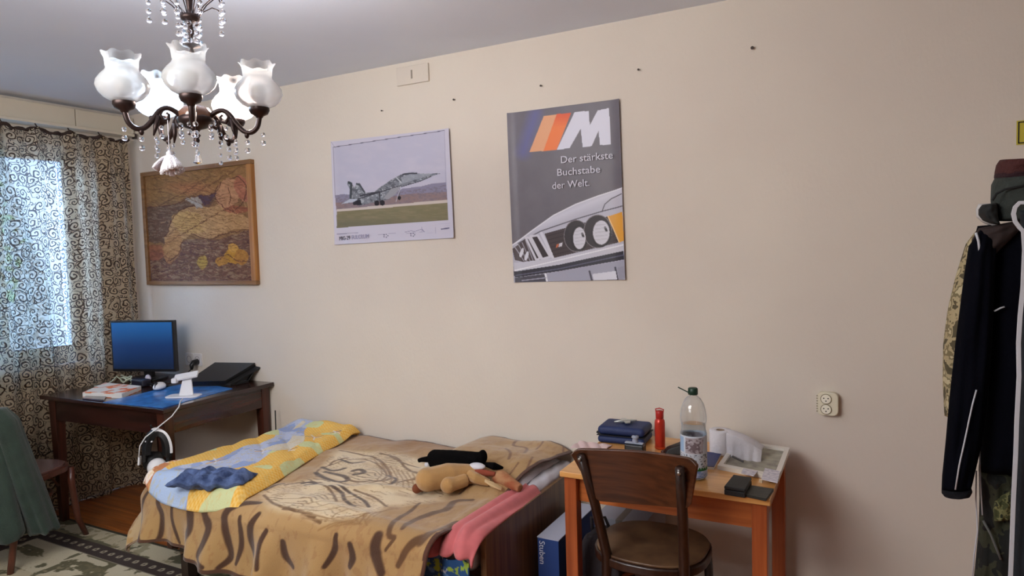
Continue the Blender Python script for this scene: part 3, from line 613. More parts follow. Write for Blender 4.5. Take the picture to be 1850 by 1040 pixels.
# phone stand
p = on_z(332, 716, DZ+.003)
st = thing('phone_stand', 'white plastic phone stand at the edge of the blue desk mat', 'stand', tuple(p), .45)
obj('base_plate', MB().prism(rounded(.19, .10, .03), 0, .008), m_wp, st, bevel=.003)
obj('neck', MB().bar((.015, .0, .006), (.01, .03, .10), .085, .012, up=(0, 1, 0), w2=.05), m_wp, st, bevel=.003)
obj('cradle', MB().bar((-.055, .012, .105), (.075, .03, .125), .05, .014, up=(0, -.6, 1)), m_wp, st, bevel=.004); obj('lip', MB().box((-.06, -.02, .08), (-.03, .01, .108)), m_wp, st, bevel=.005)
# laptop on a tilted stand
A, B, C_, D_ = on_z(338, 688, .828), on_z(409, 686, .828), on_z(461, 655, .905), on_z(388, 654, .905)
nrm = (B-A).cross(D_-A).normalized()
def slab(A, B, C, D, t0, t1):
    v = [p+nrm*t0 for p in (A, B, C, D)]+[p+nrm*t1 for p in (A, B, C, D)]
    return MB().add(v, [(3, 2, 1, 0), (4, 5, 6, 7), (0, 1, 5, 4), (1, 2, 6, 5), (2, 3, 7, 6), (3, 0, 4, 7)])
lp = thing('laptop', 'closed black laptop lying tilted on its stand at the back of the desk', 'laptop', ((A.x+C_.x)/2, (A.y+C_.y)/2, .83)); m_lap = mat('laptop_black', (34, 34, 36), .42)
obj('lid', slab(A, B, C_, D_, -.008, 0), m_lap, lp, world=True, bevel=.002); obj('base', slab(A, B, C_, D_, -.024, -.010), m_blk, lp, world=True, bevel=.002)
cm = (A+B+C_+D_)/4; obj('emblem', slab(*[cm+(p-cm)*.07 for p in (A, B, C_, D_)], 0, .0006), mat('emblem_grey', (120, 120, 122), .3, .5), lp, world=True)
ls = thing('laptop_stand', 'black folding stand under the closed laptop', 'stand', (B.x, B.y, DZ))
ex = (B-A)*.10
obj('top_plate', slab(A+ex*.4, B+ex*1.6, C_+ex*1.8, D_+ex*.6, -.032, -.0245), mat('stand_black', (28, 28, 30), .5), ls, world=True)
Ab, Bb = Vector((A.x, A.y, DZ)), Vector((B.x, B.y, DZ)); Db, Cb = Ab+(D_-A)*.62, Bb+(C_-B)*.62; Cb.z = Db.z = DZ
obj('bottom_frame', MB().prism([(p.x, p.y) for p in (Ab+ex, Bb+ex, Cb+ex, Db+ex)], DZ+.0005, DZ+.016), m_blk, ls, world=True, bevel=.003)
for P_, Q_ in ((Cb+ex*.5, C_), (Db+ex*.5, D_), (Bb+(Cb-Bb)*.3+ex, B+(C_-B)*.6+ex)):
    obj('strut', MB().bar((P_.x, P_.y, DZ+.008), tuple(Q_-nrm*.034), .014, .006), m_blk, ls, world=True)
Cg = Vector((C_.x, C_.y, DZ+.014)); Dg = Vector((D_.x, D_.y, DZ+.014)); Bg = Vector((B.x, B.y, DZ+.014)); Ag = Vector((A.x, A.y, DZ+.014))
for a_, b_, a2, b2 in ((Bg, Bg+(Cg-Bg)*.8, B-nrm*.034, B+(C_-B)*.8-nrm*.034), (Ag, Ag+(Dg-Ag)*.8, A-nrm*.034, A+(D_-A)*.8-nrm*.034)):
    tx = (B-A).normalized()*.006; obj('side_panel', MB().add([a_, b_, b2, a2, a_-tx, b_-tx, b2-tx, a2-tx], [(0, 1, 2, 3), (7, 6, 5, 4), (0, 4, 5, 1), (1, 5, 6, 2), (2, 6, 7, 3), (3, 7, 4, 0)]), m_blk, ls, world=True)
obj('front_lip', slab(A, B, B+(A-D_)*.04, A+(A-D_)*.04, -.045, .0), m_blk, ls, world=True)
# outlet at the desk with black plug
do = thing('wall_outlet', 'white double wall outlet behind the desk between monitor and laptop', 'outlet', (-4.09, WY, .88)); m_wo = mat('outlet_white', (214, 208, 206), .35)
for dx in (-.045, .04):
    f = obj('outlet_face', MB().prism(rounded(.078, .085, .008), 0, .01, MW(-4.09+dx, .895)), m_wo, do, world=True, bevel=.002)
    obj('rim', MB().tube([(-4.09+dx+.022*math.cos(a), WY-.0105, .895+.022*math.sin(a)) for a in np.linspace(0, 2*PI, 21)], .002, 6, cap=False), mat('outlet_rim', (150, 144, 144), .5), f, world=True)
pl = thing('power_plug', 'black power plug in the wall outlet with its cord running behind the laptop', 'plug', (-4.05, WY-.01, .88))
obj('plug_body', MB().tube([(-4.05, WY-.010, .882), (-4.05, WY-.04, .88), (-4.05, WY-.055, .865), (-4.05, WY-.057, .835)], [.021, .019, .015, .009], 12), m_blk, pl, world=True, smooth=True)
e1, e2 = on_z(308, 688, DZ+.008), on_z(283, 694, DZ+.006)
obj('cord', MB().tube([(-4.05, WY-.057, .84), (-4.06, WY-.08, .82), (-4.10, WY-.14, .805), tuple(e1), tuple(e2)], .004, 6), m_blk, pl, world=True, smooth=True)
e = on_x(300, 700, -3.9)
# headset hanging from the desk hook
hc = on_x(285, 815, -3.27); k = .00282
hs = thing('headset', 'black and white over-ear headset hanging at the front right corner of the desk', 'headset', tuple(hc)); rr = R_; m_w = mat('headset_white', (226, 226, 228), .4); m_b = mat('headset_black', (14, 14, 16), .6)
def hp(px, py, dd=0): return hc + R2*((px-285)*k) + U2*((815-py)*k) + F_*dd
arc = [hp(285+22*math.cos(a), 813-38*math.sin(a)) for a in np.linspace(PI*.62, -.08, 16)]
def ribbon(pts, width, th, dirv=F_):
    b = MB(); n = len(pts); 
    for i, p in enumerate(pts):
        t = (pts[min(i+1, n-1)]-pts[max(i-1, 0)]).normalized(); o_ = t.cross(dirv).normalized()
        b.v += [tuple(p+dirv*s_*width/2+o_*q_*th/2) for s_, q_ in ((-1, -1), (1, -1), (1, 1), (-1, 1))]
    for i in range(n-1):
        for j in range(4): b.f.append((i*4+j, i*4+(j+1) % 4, (i+1)*4+(j+1) % 4, (i+1)*4+j))
    b.f += [(3, 2, 1, 0), tuple(4*(n-1)+j for j in range(4))]; return b
vw = (F_*.75-R2*.65).normalized()
obj('headband', ribbon(arc, .072, .012, vw), m_w, hs, world=True, smooth=False, bevel=.002)
arc2 = [hp(283+19*math.cos(a), 815-34*math.sin(a)) for a in np.linspace(PI*1.05, -.25, 20)]; obj('headband_pad', ribbon(arc2, .075, .030, vw), m_b, hs, world=True, bevel=.004)
for cx, cy, mm, rad_, dd in ((290, 841, m_w, .046, -.03), (266, 836, m_b, .050, .04)):
    c_ = hp(cx, cy, dd); cup = MB(); ax = (-F_*.7+R2*(.5 if mm is m_w else -.6)+U2*.25).normalized(); q_ = ax.to_track_quat('Z', 'Y').to_matrix()
    for prof, nm, m2 in (([(.001, .035), (.6*rad_, .033), (.9*rad_, .02), (rad_, 0), (rad_, -.012)], 'ear_cup', mm), ([(rad_, -.012), (1.05*rad_, -.02), (1.0*rad_, -.038), (.6*rad_, -.042), (.001, -.035)], 'ear_pad', m_b)):
        cb = MB().lathe(prof, 24); cb.v = [tuple(c_+q_ @ Vector(v)) for v in cb.v]; obj(nm, cb, m2, hs, world=True, smooth=True)
for x1, y1, x2, y2, mm in ((262, 812, 262, 835, m_b), (308, 813, 304, 838, m_b)): obj('yoke', MB().bar(hp(x1, y1), hp(x2, y2), .02, .03, up=F_), mm, hs, world=True, bevel=.004)
obj('slider', MB().bar(hp(256, 822, -.02), hp(255, 838, -.02), .01, .02, up=F_), m_w, hs, world=True, bevel=.002)
obj('microphone', MB().tube([hp(300, 845, -.05), hp(306, 838, -.06), hp(309, 832, -.06)], [.003, .003, .006], 8), m_w, hs, world=True, smooth=True); obj('strap_tag', MB().bar(hp(266, 795, -.02), hp(280, 795, -.02), .008, .014, up=F_), m_w, hs, world=True, bevel=.002)
cb_ = [on_z(330, 720, DZ+.012), on_z(326, 724, DZ+.008)]
t = obj('headset_cable', MB().tube(cb_+[on_x(323, 735, -3.28), on_x(310, 752, -3.27), hp(288, 772, -.04), hp(270, 786, -.04), hp(260, 802, -.04), hp(258, 822, -.04)], .0032, 6), m_w, smooth=True); tag(t, 'white cable running from the phone stand down to the headset', 'cable')
t = obj('hanging_cord', MB().tube([(-3.30, 2.98, .62), (-3.27, 2.95, .5), (-3.36, 2.97, .36), (-3.42, 2.98, .2), (-3.4, 2.98, .02)], .004, 6), m_blk, smooth=True); tag(t, 'thin black cord hanging beside the back right leg of the desk', 'cord')

# ------------------------------------------------------------------ bentwood chair with jacket
m_bent = wood('bentwood', (112, 62, 46), (76, 40, 30), .3, axis=2, scale=2, coat=.4); m_seat = mat('seat_ply', (128, 92, 84), .2, var=.25, vscale=6, coat=.5)
ch = thing('bentwood_chair', 'reddish-brown bentwood chair in front of the dark desk', 'chair', (-4.13, 1.915, 0), .33)
sh = rounded(.43, .43, .15, 8); obj('seat', MB().prism([(x*.93, y*.93) for x, y in sh], .445, .458), m_seat, ch, bevel=.004)
obj('seat_frame', MB().prism(sh, .415, .449), m_bent, ch, bevel=.008, seg=3)
for x, y in ((.17, .18), (-.17, .18)): obj('leg', MB().tube([(x, y, .42), (x*1.02, y*1.02, .3), (x*1.08, y*1.1, .12), (x*1.22, y*1.27, 0)], [.021, .019, .016, .014], 10), m_bent, ch, smooth=True)
for x in (.17, -.17):
    obj('leg', MB().tube([(x, -.19, .44), (x*1.05, -.20, .2), (x*1.15, -.26, 0)], [.018, .018, .015], 10), m_bent, ch, smooth=True)
obj('back_frame', MB().tube([(.17, -.19, .40), (.175, -.215, .6), (.165, -.25, .78), (.10, -.265, .86), (0, -.27, .88), (-.10, -.265, .86), (-.165, -.25, .78), (-.175, -.215, .6), (-.17, -.19, .40)], .015, 10), m_bent, ch, smooth=True)
obj('stretcher_ring', MB().tube([(.155*math.cos(a), .155*math.sin(a), .30) for a in np.linspace(0, 2*PI, 33)], .009, 8, cap=False), m_bent, ch, smooth=True)
for a in (PI/2, PI, 0, -PI/2): obj('brace', MB().tube([(.17*math.cos(a+.785)*1.1, .17*math.sin(a+.785)*1.1, .33), (.12*math.cos(a+.4)*1.4, .12*math.sin(a+.4)*1.4, .40), (.19*math.cos(a), .19*math.sin(a), .415)], .007, 6), m_bent, ch, smooth=True)
# jacket
def cloth_loft(rings, nu=72, amp=.012, folds=7, seed=1, close=True):
    """rings: (z, cx, cy, rx, ry) ; vertical folds grow downwards"""
    mb = MB(); nv = 40; zs = np.linspace(0, 1, nv); R_arr = np.array(rings); tt = np.linspace(0, 1, len(rings))
    for j, s_ in enumerate(zs):
        z, cx, cy, rx_, ry_ = [np.interp(s_, tt, R_arr[:, k]) for k in range(5)]
        for i in range(nu):
            a = 2*PI*i/nu; f = amp*(.3+s_)*(math.sin(folds*a+seed+2*s_)+.6*math.sin(folds*1.7*a+3*seed-3*s_))
            ca, sa = math.cos(a), math.sin(a); ex = .75
            mb.v.append((cx+(rx_+f)*math.copysign(abs(ca)**ex, ca), cy+(ry_+f)*math.copysign(abs(sa)**ex, sa), z+.006*math.sin(5*a+seed)*s_))
    for j in range(nv-1):
        for i in range(nu): mb.f.append((j*nu+i, (j+1)*nu+i, (j+1)*nu+(i+1) % nu, j*nu+(i+1) % nu))
    mb.f.append(tuple(range(nu))); 
    if close: mb.f.append(tuple((nv-1)*nu+i for i in range(nu))[::-1])
    return mb
m_green = mat('green_fleece', (50, 66, 56), .95, var=.3, vscale=14, bump=.35, bscale=160, sheen=.3)
jk = thing('green_jacket', 'dark green fleece jacket hung over the back of the bentwood chair', 'jacket', (-4.13, 1.915, .2), .33)
obj('body', cloth_loft([(.70, .0, -.27, .10, .03), (.685, .0, -.27, .17, .05), (.62, 0, -.27, .21, .075), (.45, 0, -.27, .225, .085), (.2, .01, -.27, .24, .10), (.03, .02, -.26, .26, .11), (.0, .02, -.26, .25, .10)], folds=6), m_green, jk, smooth=True)
obj('sleeve', cloth_loft([(.66, .19, -.26, .035, .04), (.6, .22, -.25, .05, .055), (.4, .245, -.22, .055, .06), (.15, .27, -.17, .06, .065), (.0, .29, -.14, .06, .065), (-.01, .29, -.14, .05, .055)], 40, .006, 5, 2), m_green, jk, smooth=True)
obj('sleeve', cloth_loft([(.66, -.19, -.26, .035, .04), (.6, -.22, -.26, .05, .055), (.1, -.25, -.25, .055, .06), (.05, -.25, -.25, .05, .055)], 40, .006, 5, 3), m_green, jk, smooth=True)
obj('collar', MB().tube([(-.11, -.24, .69), (-.09, -.30, .71), (0, -.32, .715), (.09, -.30, .71), (.11, -.24, .69)], .022, 10), m_green, jk, smooth=True)
obj('seam', MB().tube([(.09, -.19, .68), (.14, -.178, .6), (.17, -.165, .45), (.185, -.15, .2)], .0035, 6), mat('seam_green', (104, 122, 106), .9), jk, smooth=True)

# ------------------------------------------------------------------ rug
def rug_mat():
    mt = mat('rug_pile', (200, 188, 160), .95, bump=.5, bscale=250); n = mt.node_tree.nodes; lk = mt.node_tree.links; b = n['Principled BSDF']
    a = n.new('ShaderNodeVertexColor'); a.layer_name = 'Col'; lk.new(a.outputs[0], b.inputs['Base Color']); return mt
rx0, rx1, ry0, ry1 = -4.47, -2.2, .5, 2.29
nu, nv = 420, 330; V, U = np.mgrid[0:nv, 0:nu]; X = rx0+(rx1-rx0)*U/(nu-1); Y = ry0+(ry1-ry0)*V/(nv-1)
p = Paint(X, Y, (198, 186, 156)); e = np.minimum.reduce([X-rx0, rx1-X, Y-ry0, ry1-Y])
leaf = (fbm(X*9+3*vnoise(X*6, Y*6, 2), Y*14, 41) > .53); p.mixm(leaf & (e > .02), (88, 84, 60), .85); p.mixm((fbm(X*20, Y*20, 45) > .62) & (e < .2), (150, 140, 108), .8); p.mixm((fbm(X*7, Y*7, 47) > .6) & (e > .32), (120, 112, 84), .8)
p.mixm((e < .018), (58, 54, 40)); p.mixm((e > .145) & (e < .245), (66, 54, 50)); p.mixm((e > .245) & (e < .252), (150, 140, 120))
along = np.where(np.minimum(Y-ry0, ry1-Y) < np.minimum(X-rx0, rx1-X), X, Y)
dd = np.hypot((along % .07)-.035, e-.195); p.mixm(dd < .017, (176, 166, 140)); p.mixm(dd < .007, (66, 54, 50))
p.mixm((e > .252)&(e < .5)&~leaf, (206, 196, 168)); p.mixm(np.clip(e-.3, 0, .1)*10*(vnoise(X*60, Y*60, 3) > .8), (186, 172, 140), .5)
Zr = .012+.002*vnoise(X*5, Y*5, 8); rg = obj('rug', MB().grid(np.stack([X, Y, Zr], -1).reshape(-1, 3), nu, nv), rug_mat(), colors=p.lin(), solid=.011, solid_off=-1)
tag(rg, 'beige rug with dark leaf pattern and dotted dark border stripe on the floor', 'rug')
#PART4
# ------------------------------------------------------------------ bed
m_bw = wood('bed_veneer', (122, 90, 60), (92, 64, 42), .4, axis=2, scale=3, coat=.15)
bed = thing('bed', 'low single bed with brown veneered end panels along the wall', 'bed', (-2.15, 2.55, 0)); BZ = .52
obj('end_panel', box_((-1.30, 2.11, .0), (-1.275, 3.0, BZ)), m_bw, bed, world=True, bevel=.003); obj('end_panel', box_((-3.05, 2.11, .0), (-3.025, 3.0, BZ-.02)), m_bw, bed, world=True, bevel=.003)
obj('side_rail', box_((-3.025, 2.09, .14), (-1.30, 2.11, .36)), mat('rail_dark', (46, 32, 24), .5), bed, world=True, bevel=.002); obj('side_rail', box_((-3.025, 2.975, .14), (-1.30, 2.995, .36)), mat('rail_dark', 0), bed, world=True)
obj('bed_leg', box_((-2.99, 2.07, 0), (-2.94, 2.12, .14)), mat('rail_dark', 0), bed, world=True)
m_mat = mat('mattress_ticking', (196, 192, 196), .9, bump=.3, bscale=80, var=.1, vscale=20)
mt_o = thing('mattress', 'pale mattress under the tiger blanket', 'mattress', (-2.15, 2.5, .3))
obj('mattress_body', box_((-3.0, 2.10, .36), (-1.325, 2.985, .50)), m_mat, mt_o, world=True, bevel=.04, seg=4)
# white pillow at the right end
pw = MB(); nu, nv = 40, 30
def pillow(cx, cy, cz, a, b, h, rz=0, nu=44, nv=34, seed=1, wr=.006):
    mb = MB(); ca, sa = math.cos(rz), math.sin(rz)
    for sgn in (1, -1):
        P = []
        for j in range(nv):
            for i in range(nu):
                u = 2*i/(nu-1)-1; v = 2*j/(nv-1)-1; e = max(0, (1-u**4)*(1-v**4))**.45
                x = a*u*(1-.06*(1-abs(v))); y = b*v*(1-.06*(1-abs(u))); z = sgn*h*e+wr*math.sin(9*u+seed)*math.sin(7*v+2*seed)*e
                P.append((cx+x*ca-y*sa, cy+x*sa+y*ca, cz+z))
        mb.grid(P, nu, nv)
        if sgn < 0: k0 = len(mb.f)-(nu-1)*(nv-1); mb.f[k0:] = [f[::-1] for f in mb.f[k0:]]
    return mb
tag(obj('pillow', pillow(-1.58, 2.76, .548, .23, .20, .045), mat('pillow_white', (206, 204, 212), .9, bump=.3, bscale=60), smooth=True), 'white pillow peeping out under the blanket at the head end', 'pillow')
# bed sheet strip visible between blanket hem and end panel
def strip(f, nu, nv): return [f(i/(nu-1), j/(nv-1)) for j in range(nv) for i in range(nu)]
def sheet_w(u, v):  # u across X, v along Y
    y = 2.50+.48*v; x = -1.45+.16*u; z = .512+.018*max(0, min(1, (u-.3)/.3))-.03*max(0, (u-.8)/.2)**2+(.0025*math.sin(26*v+9*u)+.02*math.sin(PI*v*.8))*min(1, u*2); return (x, y, z)
tag(obj('white_sheet', MB().grid(strip(sheet_w, 20, 60), 20, 60), mat('sheet_white', (200, 198, 206), .9), smooth=True, solid=.012), 'creased white sheet edge between the blanket hem and the wooden end panel', 'sheet')
def sheet_p(u, v):  # pink: v from head (Y large) to the front drop ; u towards the end panel
    s_ = v*.60
    if s_ < .47: y = 2.60-s_; z = .518
    else:
        t = s_-.47; a = min(t/.10, PI/2); y = 2.13-.10*math.sin(a)-.01*max(0, t-.157)*6*.3; z = .518-.10*(1-math.cos(a))-max(0, t-.157)
    x = -1.55+.268*u; k_ = max(0, min(1, (u-.35)/.3)); z += k_*(.022+.006*math.sin(30*u+5*v))-.03*max(0, (u-.8)/.2)**2; y -= .012*math.sin(25*u)*v
    return (x, y-.02*max(0, v-.55), z)
tag(obj('pink_sheet', MB().grid(strip(sheet_p, 60, 60), 60, 60), mat('pink_cotton', (206, 108, 110), .85, var=.15, vscale=20, sheen=.2), smooth=True, solid=.01), 'pink bed sheet showing under the tiger blanket at the near bed corner', 'sheet')
def sheet_f(u, v):
    x = -1.72+.415*u; z = .44-.40*v; y = 2.05-.010*math.sin(26*u+v)-.02*v; return (x, y, z)
nu, nv = 120, 100; P = strip(sheet_f, nu, nv); V, U = np.mgrid[0:nv, 0:nu]; X = U/(nu-1)*.42; Y = V/(nv-1)*.4
p = Paint(X, Y, (44, 82, 132)); p.mixm(fbm(X*26, Y*26, 51) > .58, (88, 128, 180)); p.mixm(fbm(X*30, Y*30, 54) > .66, (150, 176, 70)); p.mixm(fbm(X*40, Y*40, 57) > .7, (214, 220, 228))
tag(obj('floral_sheet', MB().grid(P, nu, nv), painted('floral_cotton', .85), colors=p.lin(), smooth=True, solid=.006), 'blue floral cloth hanging below the pink sheet at the bed side', 'sheet')

# tiger blanket: a flat cloth (p,q) draped over the bed
XL, YF, TOP = -3.0, 2.0, .535
def hgt(p, q):
    z = TOP+.012*(fbm(p*5, q*5, 61)-.5)*2+.006*np.sin(24*q+5*np.sin(3*p))*np.clip((q-2.0)/.3, 0, 1)*(fbm(p*2, q*2, 66))
    bump = np.exp(-(((p+1.58)/.30)**6+((q-2.82)/.30)**4)); z += .092*bump
    z += .012*np.exp(-((q-2.30-.35*(p+2.0))/.035)**2)*np.exp(-((p+1.9)/.5)**2)
    z += .010*np.exp(-((q-2.12+.12*(p+2.4))/.03)**2)*np.exp(-((p+1.9)/.45)**2)
    z += .014*np.exp(-((p+1.42)/.03)**2)*np.clip(1-(q-2.1)/.9, .3, 1)
    return z
def drape(p, q):
    rx_ = np.minimum(p, XL)-XL if False else np.where(p < XL, p-XL, 0); yf = YF+.02*np.sin(3*p)
    ry_ = np.where(q < yf, q-yf, 0); d = np.hypot(rx_, ry_); dn = np.maximum(d, 1e-9); nx, ny = rx_/dn, ry_/dn
    r = .075; a = np.minimum(d/r, PI/2); over = np.maximum(0, d-r*PI/2)
    tang = np.where(ny != 0, p, q); cw = np.clip(np.minimum(np.abs(rx_), np.abs(ry_))/.08, 0, 1)
    fold = (.036*np.sin(tang*19+1.2*np.sin(tang*6))+.014*np.sin(tang*43+2))*np.clip(over/.16, 0, 1)
    corner = cw*.0*np.clip(over/.2, 0, 1)
    out = r*np.sin(a)+over*.16+fold+corner+.012*np.clip(d/.1, 0, 1)
    z = hgt(np.maximum(p, XL), np.maximum(q, yf))-r*(1-np.cos(a))-over*.975
    return np.where(p < XL, XL, p)+nx*out, np.where(q < yf, yf, q)+ny*out, z
def px2cloth(x, y):
    P = on_z(x, y, TOP)
    if P.y > YF-.03 and P.x > XL-.02: return (P.x, P.y)
    P = on_y(x, y, YF-.10); d = TOP-P.z
    return (P.x, YF-.02-max(0, d)) 
def hem(q): # right hem of the cloth in X
    return np.interp(q, [1.5, 1.8, 2.0, 2.1, 2.3, 2.6, 3.0], [-1.47, -1.43, -1.405, -1.395, -1.38, -1.365, -1.30])
nu, nv = 460, 330; V, U = np.mgrid[0:nv, 0:nu]; q = 1.63+(3.0-1.63)*V/(nv-1); pl_ = -3.24; p = pl_+(hem(q)-pl_)*U/(nu-1)
q = q+np.where(q < 1.9, (1.9-q)*.35*(.5-.5*np.cos(p*3.2+.6)), 0)   # uneven lower hem
X, Y, Z = drape(p, q)
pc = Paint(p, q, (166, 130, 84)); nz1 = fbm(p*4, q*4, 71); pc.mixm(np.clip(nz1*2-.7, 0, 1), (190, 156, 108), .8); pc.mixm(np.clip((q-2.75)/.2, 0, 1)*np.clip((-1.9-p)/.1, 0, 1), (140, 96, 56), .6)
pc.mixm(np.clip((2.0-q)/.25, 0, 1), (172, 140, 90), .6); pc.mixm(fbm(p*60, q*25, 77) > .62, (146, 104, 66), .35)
c1_ = lambda pts: [px2cloth(220+x/3.426, 740+y/3.426) for x, y in pts]
c2_ = lambda pts: [px2cloth(680+x/3.4675, 740+y/3.4675) for x, y in pts]
cream = c1_([(860, 520), (1000, 460), (1200, 425), (1195, 380), (1340, 245), (1600, 262), (1850, 300), (1990, 420), (1990, 560), (1640, 600), (1560, 680), (1170, 750), (1020, 690), (960, 600)])
sd = dist_line(p, q, cream+[cream[0]]); ins = in_poly(p, q, cream); pc.mixm(np.clip(np.where(ins, sd, -sd)/.05+.4+(nz1-.5), 0, 1), (222, 202, 166), .92)
pc.mixm(np.clip(fbm(p*10, q*24, 73)*2.4-1.1, 0, 1)*ins, (172, 138, 98), .6)
fl_ = np.sin(150*(q+.16*fbm(p*4, q*4, 141)+.05*p)+6*fbm(p*6, q*6, 143)); pc.mixm((np.abs(fl_) < .22)*ins*(fbm(p*9, q*9, 145) > .47)*1., (136, 102, 66), .75)
pc.mixm((np.abs(fl_) < .5)*ins*(fbm(p*7, q*7, 147) > .58)*1., (100, 72, 46), .55)
tanl = (112, 80, 48); dk = (66, 42, 28)
for pts, w_ in (([(1200, 400), (1230, 360), (1330, 330), (1480, 300), (1590, 340), (1640, 400), (1600, 450), (1450, 470), (1330, 440), (1200, 410)], 1), ([(1200, 390), (1260, 420), (1330, 440), (1400, 430), (1360, 400), (1260, 380)], 2.2), ([(1240, 350), (1300, 370), (1380, 360)], 2), ([(1350, 310), (1420, 330), (1500, 320)], 1.6), ([(1350, 250), (1450, 265), (1560, 290), (1640, 350), (1670, 420)], 1.4), ([(1600, 270), (1700, 300), (1760, 360), (1850, 420)], 1.3), ([(1660, 290), (1740, 330), (1850, 360)], 1), ([(1430, 380), (1480, 375), (1500, 395), (1440, 400)], 2.2), ([(1400, 430), (1500, 450), (1620, 450), (1680, 420)], 1.4), ([(1540, 475), (1640, 470), (1760, 440), (1850, 440)], 1.3), ([(1640, 400), (1700, 430), (1660, 470)], 1.6), ([(1290, 340), (1310, 320), (1400, 300)], 1.4),
                ([(1010, 470), (1100, 450), (1200, 460), (1290, 500), (1330, 570)], 1.2), ([(1120, 455), (1180, 450), (1200, 465), (1140, 470)], 2), ([(890, 500), (960, 470), (1000, 460)], 1.6), ([(1290, 480), (1360, 510), (1380, 560), (1440, 600)], 1.6), ([(1340, 470), (1440, 530), (1500, 560), (1530, 600)], 1.5), ([(1440, 500), (1560, 540), (1640, 600)], 1.1), ([(880, 530), (960, 590), (1010, 630), (1050, 690), (1170, 745)], 1.3), ([(1000, 610), (1040, 680), (1120, 710)], 1.)):
    pc.line(c1_(pts), .0052*w_, tanl if w_ < 1.5 else dk, .9, .6, True)
for k_ in range(9):
    y_ = 500+k_*24; pc.line(c1_([(930+k_*16, y_+30), (1050+k_*10, y_+26+8*math.sin(k_)), (1200, y_+34), (1340, y_+22), (1480, y_+14+10*math.cos(k_*2))]), .0032, (160, 128, 90), .85, .7, True)
for k_ in range(8): pc.line(c1_([(1560+k_*34, 300+k_*14), (1610+k_*32, 380+k_*12), (1580+k_*40, 450+k_*9)]), .0036, (150, 114, 76), .8, .7, True)
for k_ in range(10): pc.line(c1_([(1180+k_*42, 790-k_*12), (1260+k_*40, 740-k_*12), (1400+k_*34, 700-k_*10)]), .0036, (140, 102, 58), .6, .8, True)
ST = [([(130, 510), (135, 560), (120, 640), (140, 710), (170, 780), (200, 830)], 1.1), ([(215, 500), (205, 540), (225, 620), (255, 690), (255, 800), (245, 850)], 1.3), ([(325, 560), (318, 640), (320, 720), (345, 820), (360, 880)], .9),
      ([(460, 570), (430, 620), (435, 700), (450, 780), (430, 830), (410, 920)], 2.2), ([(540, 590), (510, 650), (530, 720), (565, 780), (560, 860), (540, 940), (600, 990)], 1.8), ([(760, 575), (680, 640), (640, 690), (650, 780), (670, 860), (690, 960), (650, 1020)], 1.7),
      ([(725, 720), (740, 800), (745, 900), (720, 1010)], 1.2), ([(815, 700), (795, 780), (800, 860), (825, 940), (850, 1020)], 1.7), ([(890, 800), (875, 880), (905, 1000)], 1.3), ([(985, 870), (1000, 960), (1050, 1020)], 1.6), ([(1290, 820), (1290, 900), (1250, 1000)], 1.2),
      ([(1530, 830), (1540, 930), (1600, 1028)], 2.4), ([(1380, 880), (1400, 960), (1380, 1020)], 1.5)]
for pts, w_ in ST:
    n_ = len(pts); pc.line(c1_(pts), [.0115*w_*(.35+.65*math.sin(PI*min(1, (i+.6)/n_))) for i in range(n_)], dk, .92, .5, True)
for pts, w_ in (([(270, 580), (210, 630), (130, 690), (80, 760), (50, 850), (20, 920)], 1.1), ([(600, 562), (490, 570), (440, 620), (330, 650), (230, 690), (165, 750)], 1.8), ([(570, 730), (500, 720), (400, 760), (290, 800), (200, 810), (160, 890), (110, 1010)], 2.2), ([(300, 1030), (330, 960), (400, 900), (480, 860)], 1.), ([(520, 530), (600, 500), (640, 500)], .8)):
    n_ = len(pts); pc.line(c2_(pts), [.010*w_*(.35+.65*math.sin(PI*min(1, (i+.6)/n_))) for i in range(n_)], (92, 62, 38), .9, .5, True)
for pts, w_ in (([(880, 200), (860, 232), (940, 250), (930, 290)], 1.3), ([(810, 260), (840, 290), (830, 320)], 1.2), ([(870, 160), (1040, 210), (1000, 262)], .8), ([(980, 310), (910, 400), (880, 440)], .8), ([(890, 340), (820, 390)], .7), ([(1050, 180), (1160, 215), (1170, 250)], .8)):
    P3 = [on_z(680+x/3.4675, 740+y/3.4675, .61) for x, y in pts]; pc.line([(v.x, v.y) for v in P3], .006*w_, (112, 72, 44), .8, .5, True)
he = hem(q)-p; pc.mixm((he < .016)*1., (84, 52, 38)); pc.mixm((q > 2.985)*1., (96, 66, 40)); pc.mixm((V < 5)*1., (84, 56, 40))
pc.mixm((p < -3.1)*(fbm(p*20, q*20, 88) > .5)*1., (190, 176, 150), .5)
bl = obj('tiger_blanket', MB().grid(np.stack([X, Y, Z], -1).reshape(-1, 3), nu, nv), painted('plush_blanket', .95, bump=.25, bscale=220, sheen=.35), colors=pc.lin(), smooth=True, solid=.008, solid_off=-1)
tag(bl, 'brown plush blanket with tiger stripes and cream tiger faces covering the bed', 'blanket')

# comforter folded on the foot end
Q = [(-3.02, 1.93), (-2.40, 1.93), (-2.62, 2.985), (-3.28, 2.985)]
nu, nv = 260, 260; V, U = np.mgrid[0:nv, 0:nu]; u = U/(nu-1); v = V/(nv-1)
bx = Q[0][0]*(1-u)*(1-v)+Q[1][0]*u*(1-v)+Q[2][0]*u*v+Q[3][0]*(1-u)*v; by = Q[0][1]*(1-u)*(1-v)+Q[1][1]*u*(1-v)+Q[2][1]*u*v+Q[3][1]*(1-u)*v
bx = bx+.03*np.sin(5*v+1)*(u-.5)*2*.6+.03*np.clip(u-.8, 0, 1)*np.sin(9*v); by = by-.05*np.sin(PI*u)*(1-v)**3
edge = np.minimum(np.minimum(u, 1-u)*.63, np.minimum(v, 1-v)*1.05); prof = 1-np.clip(1-edge/.05, 0, 1)**2
hz = TOP+.006+prof*(.030+.018*fbm(bx*6, by*6, 91)+.010*np.abs(np.sin(bx*14+4*np.sin(by*5)))); 
